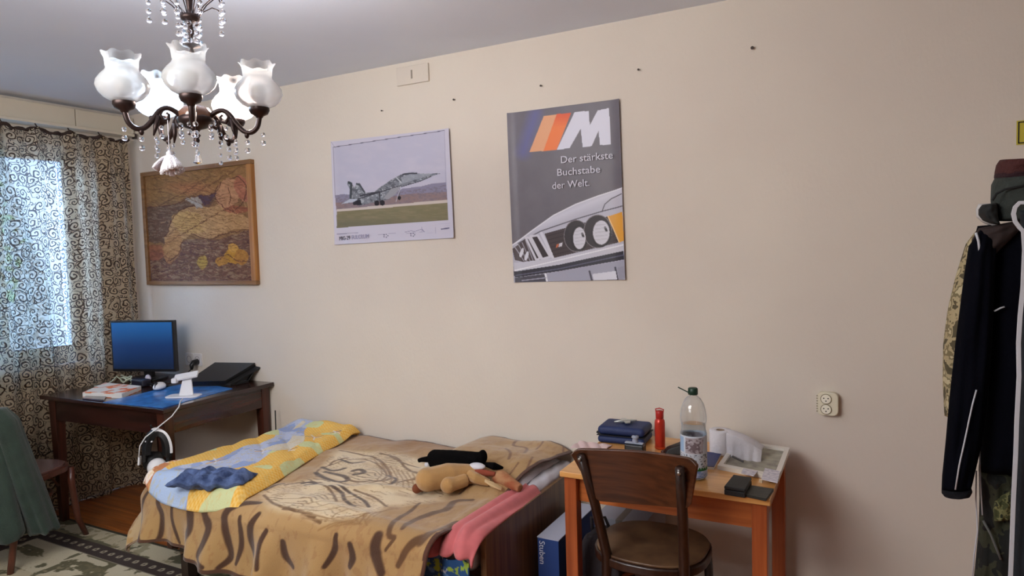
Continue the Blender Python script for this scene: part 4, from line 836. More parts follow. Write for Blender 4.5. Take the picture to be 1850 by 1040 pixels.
roll = np.exp(-((u-.03)/.05)**2)*np.clip(1-v*3, 0, 1); hz += .03*roll+.02*np.exp(-((v-.93)/.07)**2)
hz -= np.clip((1.99-by)/.1, 0, 1)**1.5*.06; hz -= np.clip((-3.03-bx)/.2, 0, 1)*.10
p = Paint(bx, by, (186, 196, 222)); s_ = u+.10*np.sin(7*v+1)+.05*np.sin(17*v)
gx = np.sin((bx*1.0+by*.3)*300)*np.sin((by-bx*.3)*300); chk = gx > 0
yel = (232, 178, 76); p.mixm((s_ < .30)*1., yel); p.mixm(((s_ > .66))*1., yel); p.mixm((((s_ < .30)|(s_ > .66))&chk)*1., (240, 206, 130), .7)
grn = ((s_ < .34)|(s_ > .62))&(vnoise(v*11+3, u*3.5, 95) > .64); p.mixm(grn*1., (206, 212, 160)); p.mixm((s_ > .30)&(s_ < .66)&(fbm(bx*9, by*9, 97) > .5), (150, 168, 212))
for cx_, cy_, r_ in ((-2.72, 2.72, .05), (-2.78, 2.42, .045), (-2.68, 2.5, .04), (-2.86, 2.2, .05), (-2.66, 2.82, .03)):
    for k_ in range(7): a = k_*.9; p.line([(cx_, cy_), (cx_+r_*math.cos(a), cy_+r_*math.sin(a))], .0035, ((226, 226, 236), (120, 110, 130), (224, 170, 120))[k_ % 3], .9)
p.mixm((v < .10)*(u > .1)*(u < .55)*1., (176, 196, 226)); p.mixm((s_ > .5)&(s_ < .66)&(vnoise(v*9, u*5, 96) > .6), (214, 206, 190)); p.mixm((u < .10)&(v < .3)&(fbm(bx*30, by*30, 99) > .45), (196, 130, 90)); p.mixm((u < .10)&(v < .3)&(fbm(bx*20, by*20, 109) > .55), (236, 222, 210))
p.mixm(fbm(bx*70, by*70, 131) > .62, (214, 186, 120), .35)
P3 = np.stack([bx, by, hz], -1).reshape(-1, 3); mb = MB().grid(P3, nu, nv)
cf = obj('comforter', mb, painted('printed_cotton', .85, bump=.3, bscale=120), colors=p.lin(), smooth=True, solid=.024, solid_off=-1)
tag(cf, 'folded comforter in yellow gingham and pale blue on the foot of the bed', 'comforter')
# denim clothes bundle
dc = on_z(388, 862, .6); mb = pillow(dc.x, dc.y-.01, .598, .175, .082, .030, .42, 60, 40, 4, .010)
mb.v = [(x+.004*math.sin(y*50), y+.006*math.sin(x*23), z+(.007*math.sin(x*60+y*40) if z > .57 else 0)) for x, y, z in mb.v]
tag(obj('denim_garment', mb, mat('denim', (96, 116, 160), .9, var=.6, vscale=22, rgb2=(34, 50, 86), bump=.5, bscale=90), smooth=True), 'crumpled dark blue printed garment lying on the yellow comforter', 'clothing')

# plush toys
def plush(blobs, vox=.0045):
    mb = MB()
    for b_ in blobs:
        if len(b_) == 2: mb.tube(b_[0], b_[1], 10)
        else: c_, r_, sq = b_; mb.ball(c_, r_, 12, sq)
    return mb
def P_(x, y, z, dy=0): v = on_z(x, y, z); return Vector((v.x, v.y+dy, v.z))
m_tan = mat('tan_plush', (190, 146, 90), .95, var=.2, vscale=12, bump=.4, bscale=300, sheen=.3); m_bpl = mat('black_plush', (9, 8, 9), .95, bump=.4, bscale=300, spec=.08)
Z0 = .55
dg = thing('plush_dog', 'tan plush dog lying face down with a black and white head piece', 'plush toy', tuple(P_(820, 885, Z0)))
b0, b1, b2 = P_(772, 866, .605), P_(810, 858, .608), P_(846, 856, .600)
obj('body', plush([((tuple(b0)), .055, (1.0, .9, .95)), (tuple(b1), .055, (1.1, .9, .95)), ([b0, b1, b2, P_(880, 862, .59)], [.050, .053, .045, .028])]), m_tan, dg, world=True, remesh=.006)
obj('leg', plush([(tuple(P_(817, 872, .585, -.03)), .036, (1, 1, 1)), ([P_(817, 872, .585, -.03), P_(842, 866, .59)], [.032, .03])]), m_tan, dg, world=True, remesh=.005)
obj('leg', plush([([P_(770, 872, .58), P_(756, 880, .565)], [.04, .022]), (tuple(P_(753, 882, .565)), .022, (1, 1, 1))]), mat('plush_brown', (116, 62, 36), .95), dg, world=True, remesh=.005)
obj('arm', plush([([P_(838, 852, .61), P_(862, 864, .60), P_(884, 872, .58)], [.026, .024, .016])]), m_tan, dg, world=True, remesh=.004)
obj('head', plush([(tuple(P_(905, 862, .59)), .036, (1.2, 1, .9)), ([P_(905, 862, .59), P_(940, 882, .57)], [.034, .018])]), mat('plush_light', (182, 140, 100), .95, var=.35, vscale=20, rgb2=(150, 84, 54)), dg, world=True, remesh=.005)
obj('face_patch', plush([(tuple(P_(862, 842, .635)), .034, (1.25, .8, .45))]), mat('plush_white', (214, 212, 218), .95), dg, world=True, remesh=.004)
obj('ear', plush([([P_(876, 838, .635), P_(893, 842, .64), P_(909, 845, .625)], [.010, .018, .007])]), m_bpl, dg, world=True, remesh=.004)
obj('inner_mouth', plush([([P_(846, 850, .618), P_(866, 853, .615), P_(895, 856, .61)], [.008, .018, .010])]), mat('plush_rust', (140, 66, 46), .95), dg, world=True, remesh=.004)
for dd in (-2.5, 0, 2.5): obj('paw_strand', MB().tube([P_(876, 868+dd*.4, .60), P_(888, 874+dd, .585), P_(906, 883+dd*.6, .572)], [.004, .006, .005], 8), mat('strand_tan', (206, 176, 132), .9), dg, world=True, smooth=True)
kt = thing('plush_cat', 'black plush toy lying behind the tan plush dog', 'plush toy', tuple(P_(820, 835, Z0)))
obj('body', plush([(tuple(P_(787, 828, .60)), .046, (1.0, .8, .95)), ([P_(784, 829, .60), P_(820, 829, .625), P_(868, 829, .655)], [.046, .042, .032]), (tuple(P_(872, 825, .665)), .034, (.6, .8, 1.0))]), m_bpl, kt, world=True, remesh=.006)
obj('tail', plush([([P_(775, 829, .60), P_(762, 830, .595), P_(755, 832, .59)], [.016, .012, .010])]), m_bpl, kt, world=True, remesh=.004)
obj('tag', MB().ball(tuple(P_(771, 839, .575)), .014, 8, (1, .6, .8)), mat('plush_white', 0), kt, world=True, smooth=True)

# ------------------------------------------------------------------ right table
TZ = .723
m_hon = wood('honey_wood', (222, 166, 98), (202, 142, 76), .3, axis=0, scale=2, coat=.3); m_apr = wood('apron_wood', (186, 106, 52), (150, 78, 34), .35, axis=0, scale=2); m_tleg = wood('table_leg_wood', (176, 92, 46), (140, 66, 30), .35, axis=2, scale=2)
tb = thing('side_table', 'small honey-coloured wooden table beside the bed', 'table', (-1.072, 2.339, 0), .0078)
obj('tabletop', box_((0, 0, TZ-.022), (.764, .607, TZ)), m_hon, tb, bevel=.003)
for a, b in (((.05, .045, .60), (.715, .06, .70)), ((.05, .55, .58), (.715, .568, .70)), ((.03, .06, .60), (.048, .55, .70)), ((.716, .06, .60), (.734, .55, .70))): obj('apron', box_(a, b), m_apr, tb, bevel=.001)
for x, y in ((.012, .015), (.702, .015), (.012, .545), (.702, .545)): obj('leg', box_((x, y, 0), (x+.05, y+.05, TZ-.022)), m_tleg, tb, bevel=.003)
def tp(x, y): v = on_z(x, y, TZ); return v
# blue hard case
bc = thing('blue_case', 'dark blue zipped hard case at the back left of the honey table', 'case', (-.975, 2.835, TZ), .05); m_case = mat('case_blue', (26, 42, 86), .6, bump=.2, bscale=200)
obj('lower_shell', box_((-.105, -.078, 0), (.105, .078, .034)), m_case, bc, bevel=.016, seg=4); obj('upper_shell', box_((-.105, -.078, .037), (.105, .078, .075)), m_case, bc, bevel=.018, seg=4)
obj('zip', box_((-.1065, -.0795, .034), (.1065, .0795, .037)), mat('zip_dark', (14, 18, 30), .6), bc, bevel=.001)
obj('handle', MB().tube([(-.10, -.03, .03), (-.122, -.02, .03), (-.122, .02, .03), (-.10, .03, .03)], .005, 8), mat('zip_dark', 0), bc, smooth=True)
tpn = thing('toy_plane', 'small silver toy plane lying on the blue hard case', 'toy', (-.975, 2.84, TZ+.076), .6); m_sil = mat('toy_silver', (196, 200, 196), .3, .6)
obj('fuselage', MB().tube([(-.05, 0, .008), (-.02, 0, .009), (.03, 0, .009), (.052, 0, .010)], [.003, .007, .007, .003], 10), m_sil, tpn, smooth=True); obj('wing', MB().prism([(.01, -.04), (.025, 0), (.01, .04), (-.008, .04), (-.01, -.04)], .008, .011), m_sil, tpn); obj('tail_fin', MB().prism([(.035, -.016), (.05, 0), (.035, .016), (.045, 0)], .009, .012), m_sil, tpn)
# black jar with white cross stand
q_ = tp(1148, 824); bj = thing('black_bottle', 'small square black bottle with a white crossbar stopper in front of the blue case', 'bottle', (q_.x, q_.y, TZ))
obj('glass_body', box_((-.04, -.022, 0), (.04, .022, .052)), mat('black_glass', (10, 12, 18), .3), bj, bevel=.006); obj('collar', box_((-.042, -.01, .0525), (.034, .01, .058)), mat('grey_white', (150, 158, 176), .4), bj, bevel=.002); obj('stopper', MB().lathe([(.010, .058), (.012, .066), (.010, .074), (.015, .078), (.014, .084), (.004, .087)], 14), mat('grey_white', 0), bj, smooth=True)
# pink paper
q_ = tp(1062, 812); mb = MB(); Pg = strip(lambda u, v: (q_.x-.075+.15*u, q_.y-.02+.11*v, TZ+.003+.005*abs(math.sin(9*u+4*v))), 24, 20); tag(obj('crumpled_paper', mb.grid(Pg, 24, 20), mat('paper_pink', (216, 190, 188), .8), solid=.001), 'crumpled pale pink paper at the left end of the honey table', 'paper')
# red flask
rf = thing('red_flask', 'slim red metal flask standing beside the blue case', 'flask', (-.80, 2.77, TZ)); m_red = mat('red_metal', (190, 50, 34), .3, .35, coat=.3)
obj('flask_body', MB().lathe([(.001, 0), (.019, 0), (.0215, .004), (.0215, .112), (.020, .122), (.014, .130)], 28), m_red, rf, smooth=True); obj('cap', MB().lathe([(.014, .128), (.0165, .131), (.0165, .155), (.014, .162), (.001, .163)], 20), mat('red_cap', (168, 36, 30), .4), rf, smooth=True)
obj('base_ring', MB().lathe([(.0218, .003), (.0222, .005), (.0222, .009), (.0218, .011)], 28), mat('red_ring', (206, 80, 40), .3, .4), rf, smooth=True); obj('carry_loop', MB().tube([(.014, 0, .150), (.017, 0, .168), (0, 0, .172), (-.017, 0, .168), (-.014, 0, .150)], .0028, 8), mat('red_cap', 0), rf, smooth=True)
# black pouch
q_ = tp(1218, 820); pz = thing('black_pouch', 'black pouch lying between the red flask and the large water bottle', 'pouch', (q_.x, q_.y+.01, TZ), .3)
obj('body', MB().add([(-.045, -.03, 0), (.05, -.03, 0), (.05, .04, 0), (-.045, .04, 0), (-.03, -.012, .022), (.045, -.022, .052), (.045, .034, .052), (-.03, .028, .022)], [(3, 2, 1, 0), (4, 5, 6, 7), (0, 1, 5, 4), (1, 2, 6, 5), (2, 3, 7, 6), (3, 0, 4, 7)]), mat('pouch_black', (20, 16, 16), .5), pz, bevel=.008); obj('clasp', MB().ball((-.048, -.025, .012), .009, 8), mat('clasp_brown', (70, 40, 34), .5), pz, smooth=True)
# big bottle
wb = thing('water_bottle', 'large clear plastic water bottle with dark green cap, about half full', 'bottle', (-.588, 2.47, TZ))
def bottle_mat():
    mt = bpy.data.materials.new('clear_plastic'); mt.use_nodes = True; n = mt.node_tree.nodes; lk = mt.node_tree.links; n.clear()
    g = n.new('ShaderNodeBsdfGlossy'); g.inputs['Roughness'].default_value = .12; t = n.new('ShaderNodeBsdfTransparent'); t.inputs[0].default_value = (.96, .97, .975, 1)
    d = n.new('ShaderNodeBsdfTranslucent'); d.inputs[0].default_value = (.72, .74, .76, 1); d2 = n.new('ShaderNodeBsdfDiffuse'); d2.inputs[0].default_value = (.72, .74, .76, 1)
    ad = n.new('ShaderNodeMixShader'); ad.inputs[0].default_value = .5; lk.new(d.outputs[0], ad.inputs[1]); lk.new(d2.outputs[0], ad.inputs[2])
    lw = n.new('ShaderNodeLayerWeight'); lw.inputs[0].default_value = .25; m1 = n.new('ShaderNodeMixShader'); lk.new(lw.outputs['Facing'], m1.inputs[0]); lk.new(t.outputs[0], m1.inputs[1]); lk.new(ad.outputs[0], m1.inputs[2])
    mx = n.new('ShaderNodeMixShader'); o = n.new('ShaderNodeOutputMaterial'); mx.inputs[0].default_value = .07; lk.new(m1.outputs[0], mx.inputs[1]); lk.new(g.outputs[0], mx.inputs[2]); lk.new(mx.outputs[0], o.inputs[0]); return mt
m_pet = bottle_mat(); rib = lambda i, t: 0
prof = [(.001, .004), (.030, 0), (.040, .003), (.046, .012), (.047, .03), (.0455, .034), (.047, .038), (.047, .10), (.047, .168), (.0435, .182), (.0435, .196), (.047, .212), (.0475, .228), (.045, .25), (.038, .275), (.028, .293), (.018, .302), (.014, .306), (.014, .318)]
obj('bottle_body', MB().lathe(prof, 40), m_pet, wb, smooth=True)
pi_ = [(r*.965, z+.001) for r, z in prof if z < .198]+[(.042, .199), (.001, .199)]
wm = mat('bottle_water', (238, 246, 252), 0, trans=1, ior=1.06); obj('water', MB().lathe(pi_, 40), wm, wb, smooth=True)
m_cap = mat('cap_green', (24, 54, 40), .4); obj('cap', MB().lathe([(.0165, .308), (.018, .310), (.0175, .330), (.015, .333), (.001, .333)], 24), m_cap, wb, smooth=True); obj('strap', MB().bar((-.012, -.01, .316), (-.050, -.018, .335), .007, .003, up=(0, 0, 1)), m_cap, wb)
# label
nu, nv = 160, 120; V, U = np.mgrid[0:nv, 0:nu]; X = U/(nu-1); Y = V/(nv-1); p = Paint(X*100, Y*100, (196, 202, 212)); 
ok = X*100
for off in (0, 50):
    p.poly([(off+4, 60), (off+16, 60), (off+16, 96), (off+4, 96)], (150, 176, 206)); p.poly([(off+18, 58), (off+40, 58), (off+42, 96), (off+18, 96)], (112, 96, 100)); p.mixm(in_poly(X*100, Y*100, [(off+18, 58), (off+40, 58), (off+42, 96), (off+18, 96)])*(fbm(X*30, Y*20, 5) > .5), (170, 160, 164))
p.mixm((Y > .22)&(Y < .56)&(fbm(X*50, Y*40, 7) > .6), (90, 94, 104)); g_ = .12+.12*np.abs(np.sin(X*90))*vnoise(X*40, Y*2, 8); p.mixm((Y < g_+.08)&(Y > .14), (34, 96, 48)); p.mixm(Y < .16, (176, 190, 222)); p.mixm((Y < .16)&(fbm(X*40, Y*40, 9) > .55), (120, 144, 196))
a_ = 2*PI*X; r_ = .0476; Pl = np.stack([r_*np.cos(a_), r_*np.sin(a_), .012+.152*Y], -1).reshape(-1, 3)
# label printed on clear film: wraps only the camera-facing and far-right sides
lm = painted('label_film', .5)
obj('label', MB().grid(Pl, nu, nv), lm, wb, colors=p.lin(), smooth=True)
# paper roll with loose sheet
q_ = (-.592+.035, 2.80); ro = thing('paper_roll', 'white paper roll with a loose bulging sheet behind the water bottle', 'roll', (q_[0], q_[1], TZ)); m_pap = mat('tissue_paper', (214, 210, 214), .95, bump=.3, bscale=120)
obj('roll_body', MB().lathe([(.016, 0), (.042, 0), (.044, .004), (.044, .094), (.042, .098), (.018, .098), (.016, .096), (.016, .001)], 36), m_pap, ro, smooth=True); obj('core', MB().lathe([(.0165, .002), (.0165, .0975), (.0145, .0975), (.0145, .002)], 24), mat('cardboard_core', (150, 128, 108), .9), ro, smooth=True)
def shf(u, v):
    x = .030+.135*u; z = (.094-.055*u**2.2)*(1-v)+.02*u*v*0+.004*v; y = -.035-.02*math.sin(PI*u)-.035*v*u+.004*math.sin(26*u)*v; return (x, y, z+.0)
obj('loose_sheet', MB().grid(strip(shf, 50, 20), 50, 20), m_pap, ro, smooth=True, solid=.002)
def shf2(u, v): x = .030+.135*u; return (x, -.035-.02*math.sin(PI*u)+.07*v, .094-.055*u**2.2+.006*math.sin(PI*v))
obj('loose_sheet', MB().grid(strip(shf2, 50, 20), 50, 20), m_pap, ro, smooth=True, solid=.002)
# passport-like booklet
a, b, c, d = [tp(*s) for s in ((1262, 846), (1290, 848), (1303, 824), (1272, 820))]
bk = thing('booklet', 'dark blue booklet with white page edge behind the foot of the water bottle', 'booklet', (a.x, a.y, TZ)); obj('pages', MB().prism([(p.x, p.y) for p in (a, b, c, d)], TZ, TZ+.010), mat('page_edges', 0), bk, world=True); obj('cover', MB().prism([(p.x, p.y) for p in (a, b, c, d)], TZ+.010, TZ+.012), mat('booklet_blue', (34, 46, 100), .5), bk, world=True)
# white framed picture lying flat
A_, B_, C2, D2 = [on_z(*s, TZ+.016) for s in ((1296, 840), (1407, 862), (1427, 808), (1330, 794))]
wf_ = thing('photo_frame', 'white picture frame lying flat at the back right of the honey table', 'frame', (A_.x, A_.y, TZ)); mid = (A_+B_+C2+D2)/4; m_wfr = mat('frame_white', (222, 216, 206), .5)
inn = [mid+(p-mid)*.84 for p in (A_, B_, C2, D2)]; ou = [A_, B_, C2, D2]
for i in range(4):
    j = (i+1) % 4; quad = [ou[i], ou[j], inn[j], inn[i]]; obj('frame_rail', MB().prism([(p.x, p.y) for p in quad], TZ, TZ+.016), m_wfr, wf_, world=True)
obj('picture_panel', MB().prism([(p.x, p.y) for p in inn], TZ, TZ+.006), mat('panel_pale', (176, 172, 152), .5, var=.6, vscale=22, rgb2=(128, 122, 112)), wf_, world=True)
def flat_card(name, pts, z, th, m, label, cat): 
    P = [on_z(x, y, z) for x, y in pts]; return tag(obj(name, MB().prism([(p.x, p.y) for p in P], z, z+th), m, bevel=.001), label, cat)
m_card = mat('card_white', (220, 214, 218), .6, var=.25, vscale=70, rgb2=(170, 165, 180))
flat_card('leaflet', ((1375, 866), (1405, 873), (1410, 852), (1382, 846)), TZ+.0165, .003, m_card, 'small white leaflet lying on the front right corner of the white frame', 'leaflet')
flat_card('white_card', ((1339, 855), (1362, 861), (1369, 852), (1343, 847)), TZ+.0165, .004, m_card, 'small white card lying on the front rail of the white frame', 'card')
flat_card('eraser', ((1371, 872), (1377, 873), (1378, 869), (1372, 868)), TZ, .008, mat('eraser_beige', (220, 196, 160), .6), 'tiny beige eraser between the white frame and the black wallet', 'eraser')
flat_card('pen', ((1322, 826), (1343, 836), (1344, 834.5), (1324, 824.5)), TZ+.0165, .006, mat('pen_grey', (90, 86, 84), .4), 'thin grey pen lying across the white frame', 'pen')
A1, B1, C1, D1 = [on_z(*s, TZ+.030) for s in ((1308, 878), (1346, 884), (1358, 862), (1325, 857))]
t = thing('black_box', 'small black box at the front right of the honey table', 'box', (A1.x, A1.y, TZ)); m_bb = mat('box_black', (30, 30, 30), .6)
obj('box_body', MB().prism([(p.x, p.y) for p in (A1, B1, C1, D1)], TZ, TZ+.019), m_bb, t, world=True, bevel=.003); obj('lid', MB().prism([(p.x, p.y) for p in (A1, B1, C1, D1)], TZ+.020, TZ+.031), m_bb, t, world=True, bevel=.003)
A1, B1, C1, D1 = [on_z(*s, TZ+.010) for s in ((1346, 892), (1384, 900), (1398, 882), (1358, 876))]
t = thing('wallet', 'flat dark wallet beside the small black box at the table corner', 'wallet', (A1.x, A1.y, TZ)); m_wa = mat('wallet_leather', (40, 40, 34), .5, bump=.2)
obj('flap', MB().prism([(p.x, p.y) for p in (A1, B1, C1, D1)], TZ+.0055, TZ+.010), m_wa, t, world=True, bevel=.001); obj('flap', MB().prism([(p.x, p.y) for p in (A1, B1, C1, D1)], TZ, TZ+.005), m_wa, t, world=True, bevel=.001)

# boxes under the table
bx_ = thing('blue_carton', 'blue carton with pale top and white vertical lettering between bed and table', 'carton', (-1.11, 2.62, 0)); m_bc = mat('carton_blue', (34, 62, 120), .6); 
obj('carton_body', box_((-1.225, 2.44, 0), (-1.13, 2.85, .395)), m_bc, bx_, world=True, bevel=.002); obj('carton_top', box_((-1.226, 2.439, .395), (-1.129, 2.851, .399)), mat('carton_pale', (168, 172, 190), .6), bx_, world=True)
tm = text_mesh('lettering', 'Stuben', mat('lettering_white', (206, 212, 224), .6), bx_, (-1.216, 2.4385, .385), (0, 0, -1), (1, 0, 0), .036, .001)
t = thing('pale_carton', 'pale grey carton standing under the honey table against the wall', 'carton', (-.9, 2.8, 0)); obj('carton_body', box_((-1.06, 2.66, 0), (-.84, 2.98, .43)), mat('carton_grey', (150, 150, 160), .7), t, world=True, bevel=.003); obj('tape_strip', box_((-.965, 2.6595, 0), (-.935, 2.9805, .4305)), mat('tape', (120, 112, 104), .5), t, world=True)
t = thing('dark_bag', 'dark cloth bag under the table behind the chair', 'bag', (-.95, 2.55, 0)); mb = pillow(-.98, 2.56, .22, .1, .1, .2, 0, 30, 30, 2, .01); obj('bag_body', mb, mat('bag_dark', (44, 38, 42), .9, bump=.3), t, world=True, smooth=True); obj('handle', MB().tube([(-1.03, 2.56, .40), (-1.03, 2.55, .47), (-.97, 2.55, .48), (-.94, 2.56, .40)], .007, 6), mat('bag_dark', 0), t, world=True, smooth=True)

# ------------------------------------------------------------------ chair at the table
m_ch = wood('chair_dark', (84, 48, 28), (54, 30, 18), .3, axis=0, scale=3, coat=.35); m_chl = wood('chair_leg_dark', (52, 32, 24), (34, 20, 15), .3, axis=2, scale=3, coat=.3)
TL, TR, BR, BL = on_y(1032, 810, 2.16), on_y(1260, 829, 2.10), on_y(1250, 918, 2.16), on_y(1074, 903, 2.22)
wc = thing('wooden_chair', 'dark brown wooden chair with a curved plywood back at the honey table', 'chair', (-.74, 2.45, 0))
nu, nv = 40, 16
def backf(u, v):
    P = TL*(1-u)*(1-v)+TR*u*(1-v)+BR*u*v+BL*(1-u)*v; e_ = abs(2*u-1)
    cut = .020*max(0, (e_-.86)/.14)**2; zz = P.z+(cut*(2*v-1))+.006*math.sin(PI*u)*(1-v)*0 - .012*math.sin(PI*u)*v
    return (P.x, P.y+.035*math.sin(PI*u), zz)
obj('backrest', MB().grid(strip(backf, nu, nv), nu, nv), m_ch, wc, world=True, smooth=True, solid=.012, solid_off=0, bevel=.002)
Lt, Rt = on_y(1049, 822, 2.15), on_y(1228, 846, 2.095)
Ls, Rs = on_z(1096, 1000, .45), on_z(1236, 1030, .45)
for T_, S_, dx in ((Lt, Ls, 0), (Rt, Rs, .0)):
    mid_ = T_*.5+S_*.5+Vector((0, .012, 0))
    obj('leg', MB().tube([T_, mid_, S_, Vector((S_.x+dx, S_.y-.01, .2)), Vector((S_.x+dx, S_.y-.06, 0))], [.015, .018, .019, .017, .014], 10), m_chl, wc, world=True, smooth=True)
    obj('screw', MB().ball(tuple(T_+Vector((0, -.014, -.012))), .007, 8, (1, .5, 1)), mat('screw_steel', (150, 146, 140), .3, .9), wc, world=True, smooth=True)
sc_ = Vector((-.75, 2.475, .45))
seat = [(sc_.x+x*1.0, sc_.y+y*1.0) for x, y in [(.215*math.copysign(abs(math.cos(a))**.8, math.cos(a)), .20*math.copysign(abs(math.sin(a))**.8, math.sin(a))) for a in np.linspace(0, 2*PI, 41)[:-1]]]
obj('seat_frame', MB().prism(seat, .405, .440), m_chl, wc, world=True, bevel=.008, seg=3); obj('seat', MB().prism([(sc_.x+(x-sc_.x)*.96, sc_.y+(y-sc_.y)*.96) for x, y in seat], .440, .450), mat('worn_seat', (116, 88, 62), .38, var=.5, vscale=9, rgb2=(74, 52, 36), coat=.2), wc, world=True, bevel=.004)
for x in (-.16, .17): obj('leg', MB().tube([(sc_.x+x, sc_.y+.15, .41), (sc_.x+x*1.1, sc_.y+.18, 0)], [.018, .014], 10), m_chl, wc, world=True, smooth=True)
obj('stretcher_ring', MB().tube([(sc_.x+.15*math.cos(a), sc_.y+.15*math.sin(a)-.02, .27) for a in np.linspace(0, 2*PI, 31)], .009, 8, cap=False), wood('ring_wood', (140, 70, 34), (110, 52, 24), .35), wc, world=True, smooth=True)

# ------------------------------------------------------------------ chandelier
D0 = 1.95; cc_ = EYE+ray(353, 209)*D0; HX, HY, HZ = cc_.x, cc_.y, cc_.z
chd = thing('chandelier', 'dark bronze five-arm chandelier with frosted ruffled glass shades and crystal drops', 'chandelier', (HX, HY, HZ)); m_brz = mat('dark_bronze', (62, 50, 48), .38, .75)
def shade_mat():
    mt = bpy.data.materials.new('frosted_glass'); mt.use_nodes = True; n = mt.node_tree.nodes; lk = mt.node_tree.links; n.clear()
    tc = n.new('ShaderNodeTexCoord'); s = n.new('ShaderNodeSeparateXYZ'); lk.new(tc.outputs['Object'], s.inputs[0])
    mr = n.new('ShaderNodeMapRange'); mr.inputs[1].default_value = .098; mr.inputs[2].default_value = .112; lk.new(s.outputs[2], mr.inputs[0])
    d = n.new('ShaderNodeBsdfDiffuse'); d.inputs[0].default_value = (.68, .68, .66, 1); t = n.new('ShaderNodeBsdfTranslucent'); t.inputs[0].default_value = (.74, .74, .74, 1); g = n.new('ShaderNodeBsdfGlossy'); g.inputs['Roughness'].default_value = .15
    x = n.new('ShaderNodeMixShader'); x.inputs[0].default_value = .5; lk.new(d.outputs[0], x.inputs[1]); lk.new(t.outputs[0], x.inputs[2])
    y0_ = n.new('ShaderNodeMixShader'); y0_.inputs[0].default_value = .22; tp0 = n.new('ShaderNodeBsdfTransparent'); lk.new(x.outputs[0], y0_.inputs[1]); lk.new(tp0.outputs[0], y0_.inputs[2])
    y = n.new('ShaderNodeMixShader'); lw = n.new('ShaderNodeLayerWeight'); lw.inputs[0].default_value = .2; lk.new(lw.outputs['Fresnel'], y.inputs[0]); lk.new(y0_.outputs[0], y.inputs[1]); lk.new(g.outputs[0], y.inputs[2])
    tp_ = n.new('ShaderNodeBsdfTransparent'); tp_.inputs[0].default_value = (.95, .95, .93, 1); c = n.new('ShaderNodeMixShader'); lw2 = n.new('ShaderNodeLayerWeight'); lw2.inputs[0].default_value = .55; lk.new(lw2.outputs['Facing'], c.inputs[0]); lk.new(tp_.outputs[0], c.inputs[1]); lk.new(x.outputs[0], c.inputs[2])
    z = n.new('ShaderNodeMixShader'); lk.new(mr.outputs[0], z.inputs[0]); lk.new(y.outputs[0], z.inputs[1]); lk.new(c.outputs[0], z.inputs[2]); o = n.new('ShaderNodeOutputMaterial'); lk.new(z.outputs[0], o.inputs[0]); return mt
m_shade = shade_mat(); m_cry = mat('crystal', (250, 250, 255), .02, trans=1, ior=1.5, spec=.8)
sp_ = [(.020, 0), (.030, .002), (.052, .012), (.068, .028), (.0755, .046), (.073, .060), (.062, .076), (.050, .088), (.0445, .097), (.0455, .104), (.046, .115), (.0475, .126), (.052, .135), (.055, .1385)]
def ruf(i, t): return (.05*math.sin(8*t)*max(0, (i-10)/3)**1.5) if i > 10 else 0
sh_mb = MB().lathe(sp_, 64, wob=ruf); nring = 64
for i in range(len(sp_)-2, len(sp_)):
    for j in range(nring): k2 = i*nring+j; x, y, z = sh_mb.v[k2]; sh_mb.v[k2] = (x, y, z+.003*math.sin(8*2*PI*j/nring)*(i-len(sp_)+3)/2)
bead_me = None
def bead_string(parent, x, y, z, n, r=.0085):
    global bead_me
    if bead_me is None:
        o = obj('crystal_bead', MB().ball((0, 0, 0), 1, 10), m_cry, parent, smooth=True); bead_me = o.data; bpy.data.objects.remove(o)
    for i in range(n):
        o = bpy.data.objects.new('crystal_bead', bead_me); COL.objects.link(o); o.parent = parent; rr_ = r*(.75+.25*((i+1)/n)); o.scale = (rr_,)*3; o.location = (x, y, z-.012-.024*i)
az0 = math.atan2(-HY, -HX)-.05
def arm_pts():
    P = [(.035, -.012), (.052, .006), (.074, .014), (.094, .004), (.112, -.022), (.133, -.046), (.155, -.050), (.172, -.036), (.179, -.012), (.180, .0)]; return [(x, 0, z) for x, z in catmull(P, [1]*10, 3)[0]]
bulb_col = {3: (.62, .80, 1.0), 2: (1.0, .82, .72)}
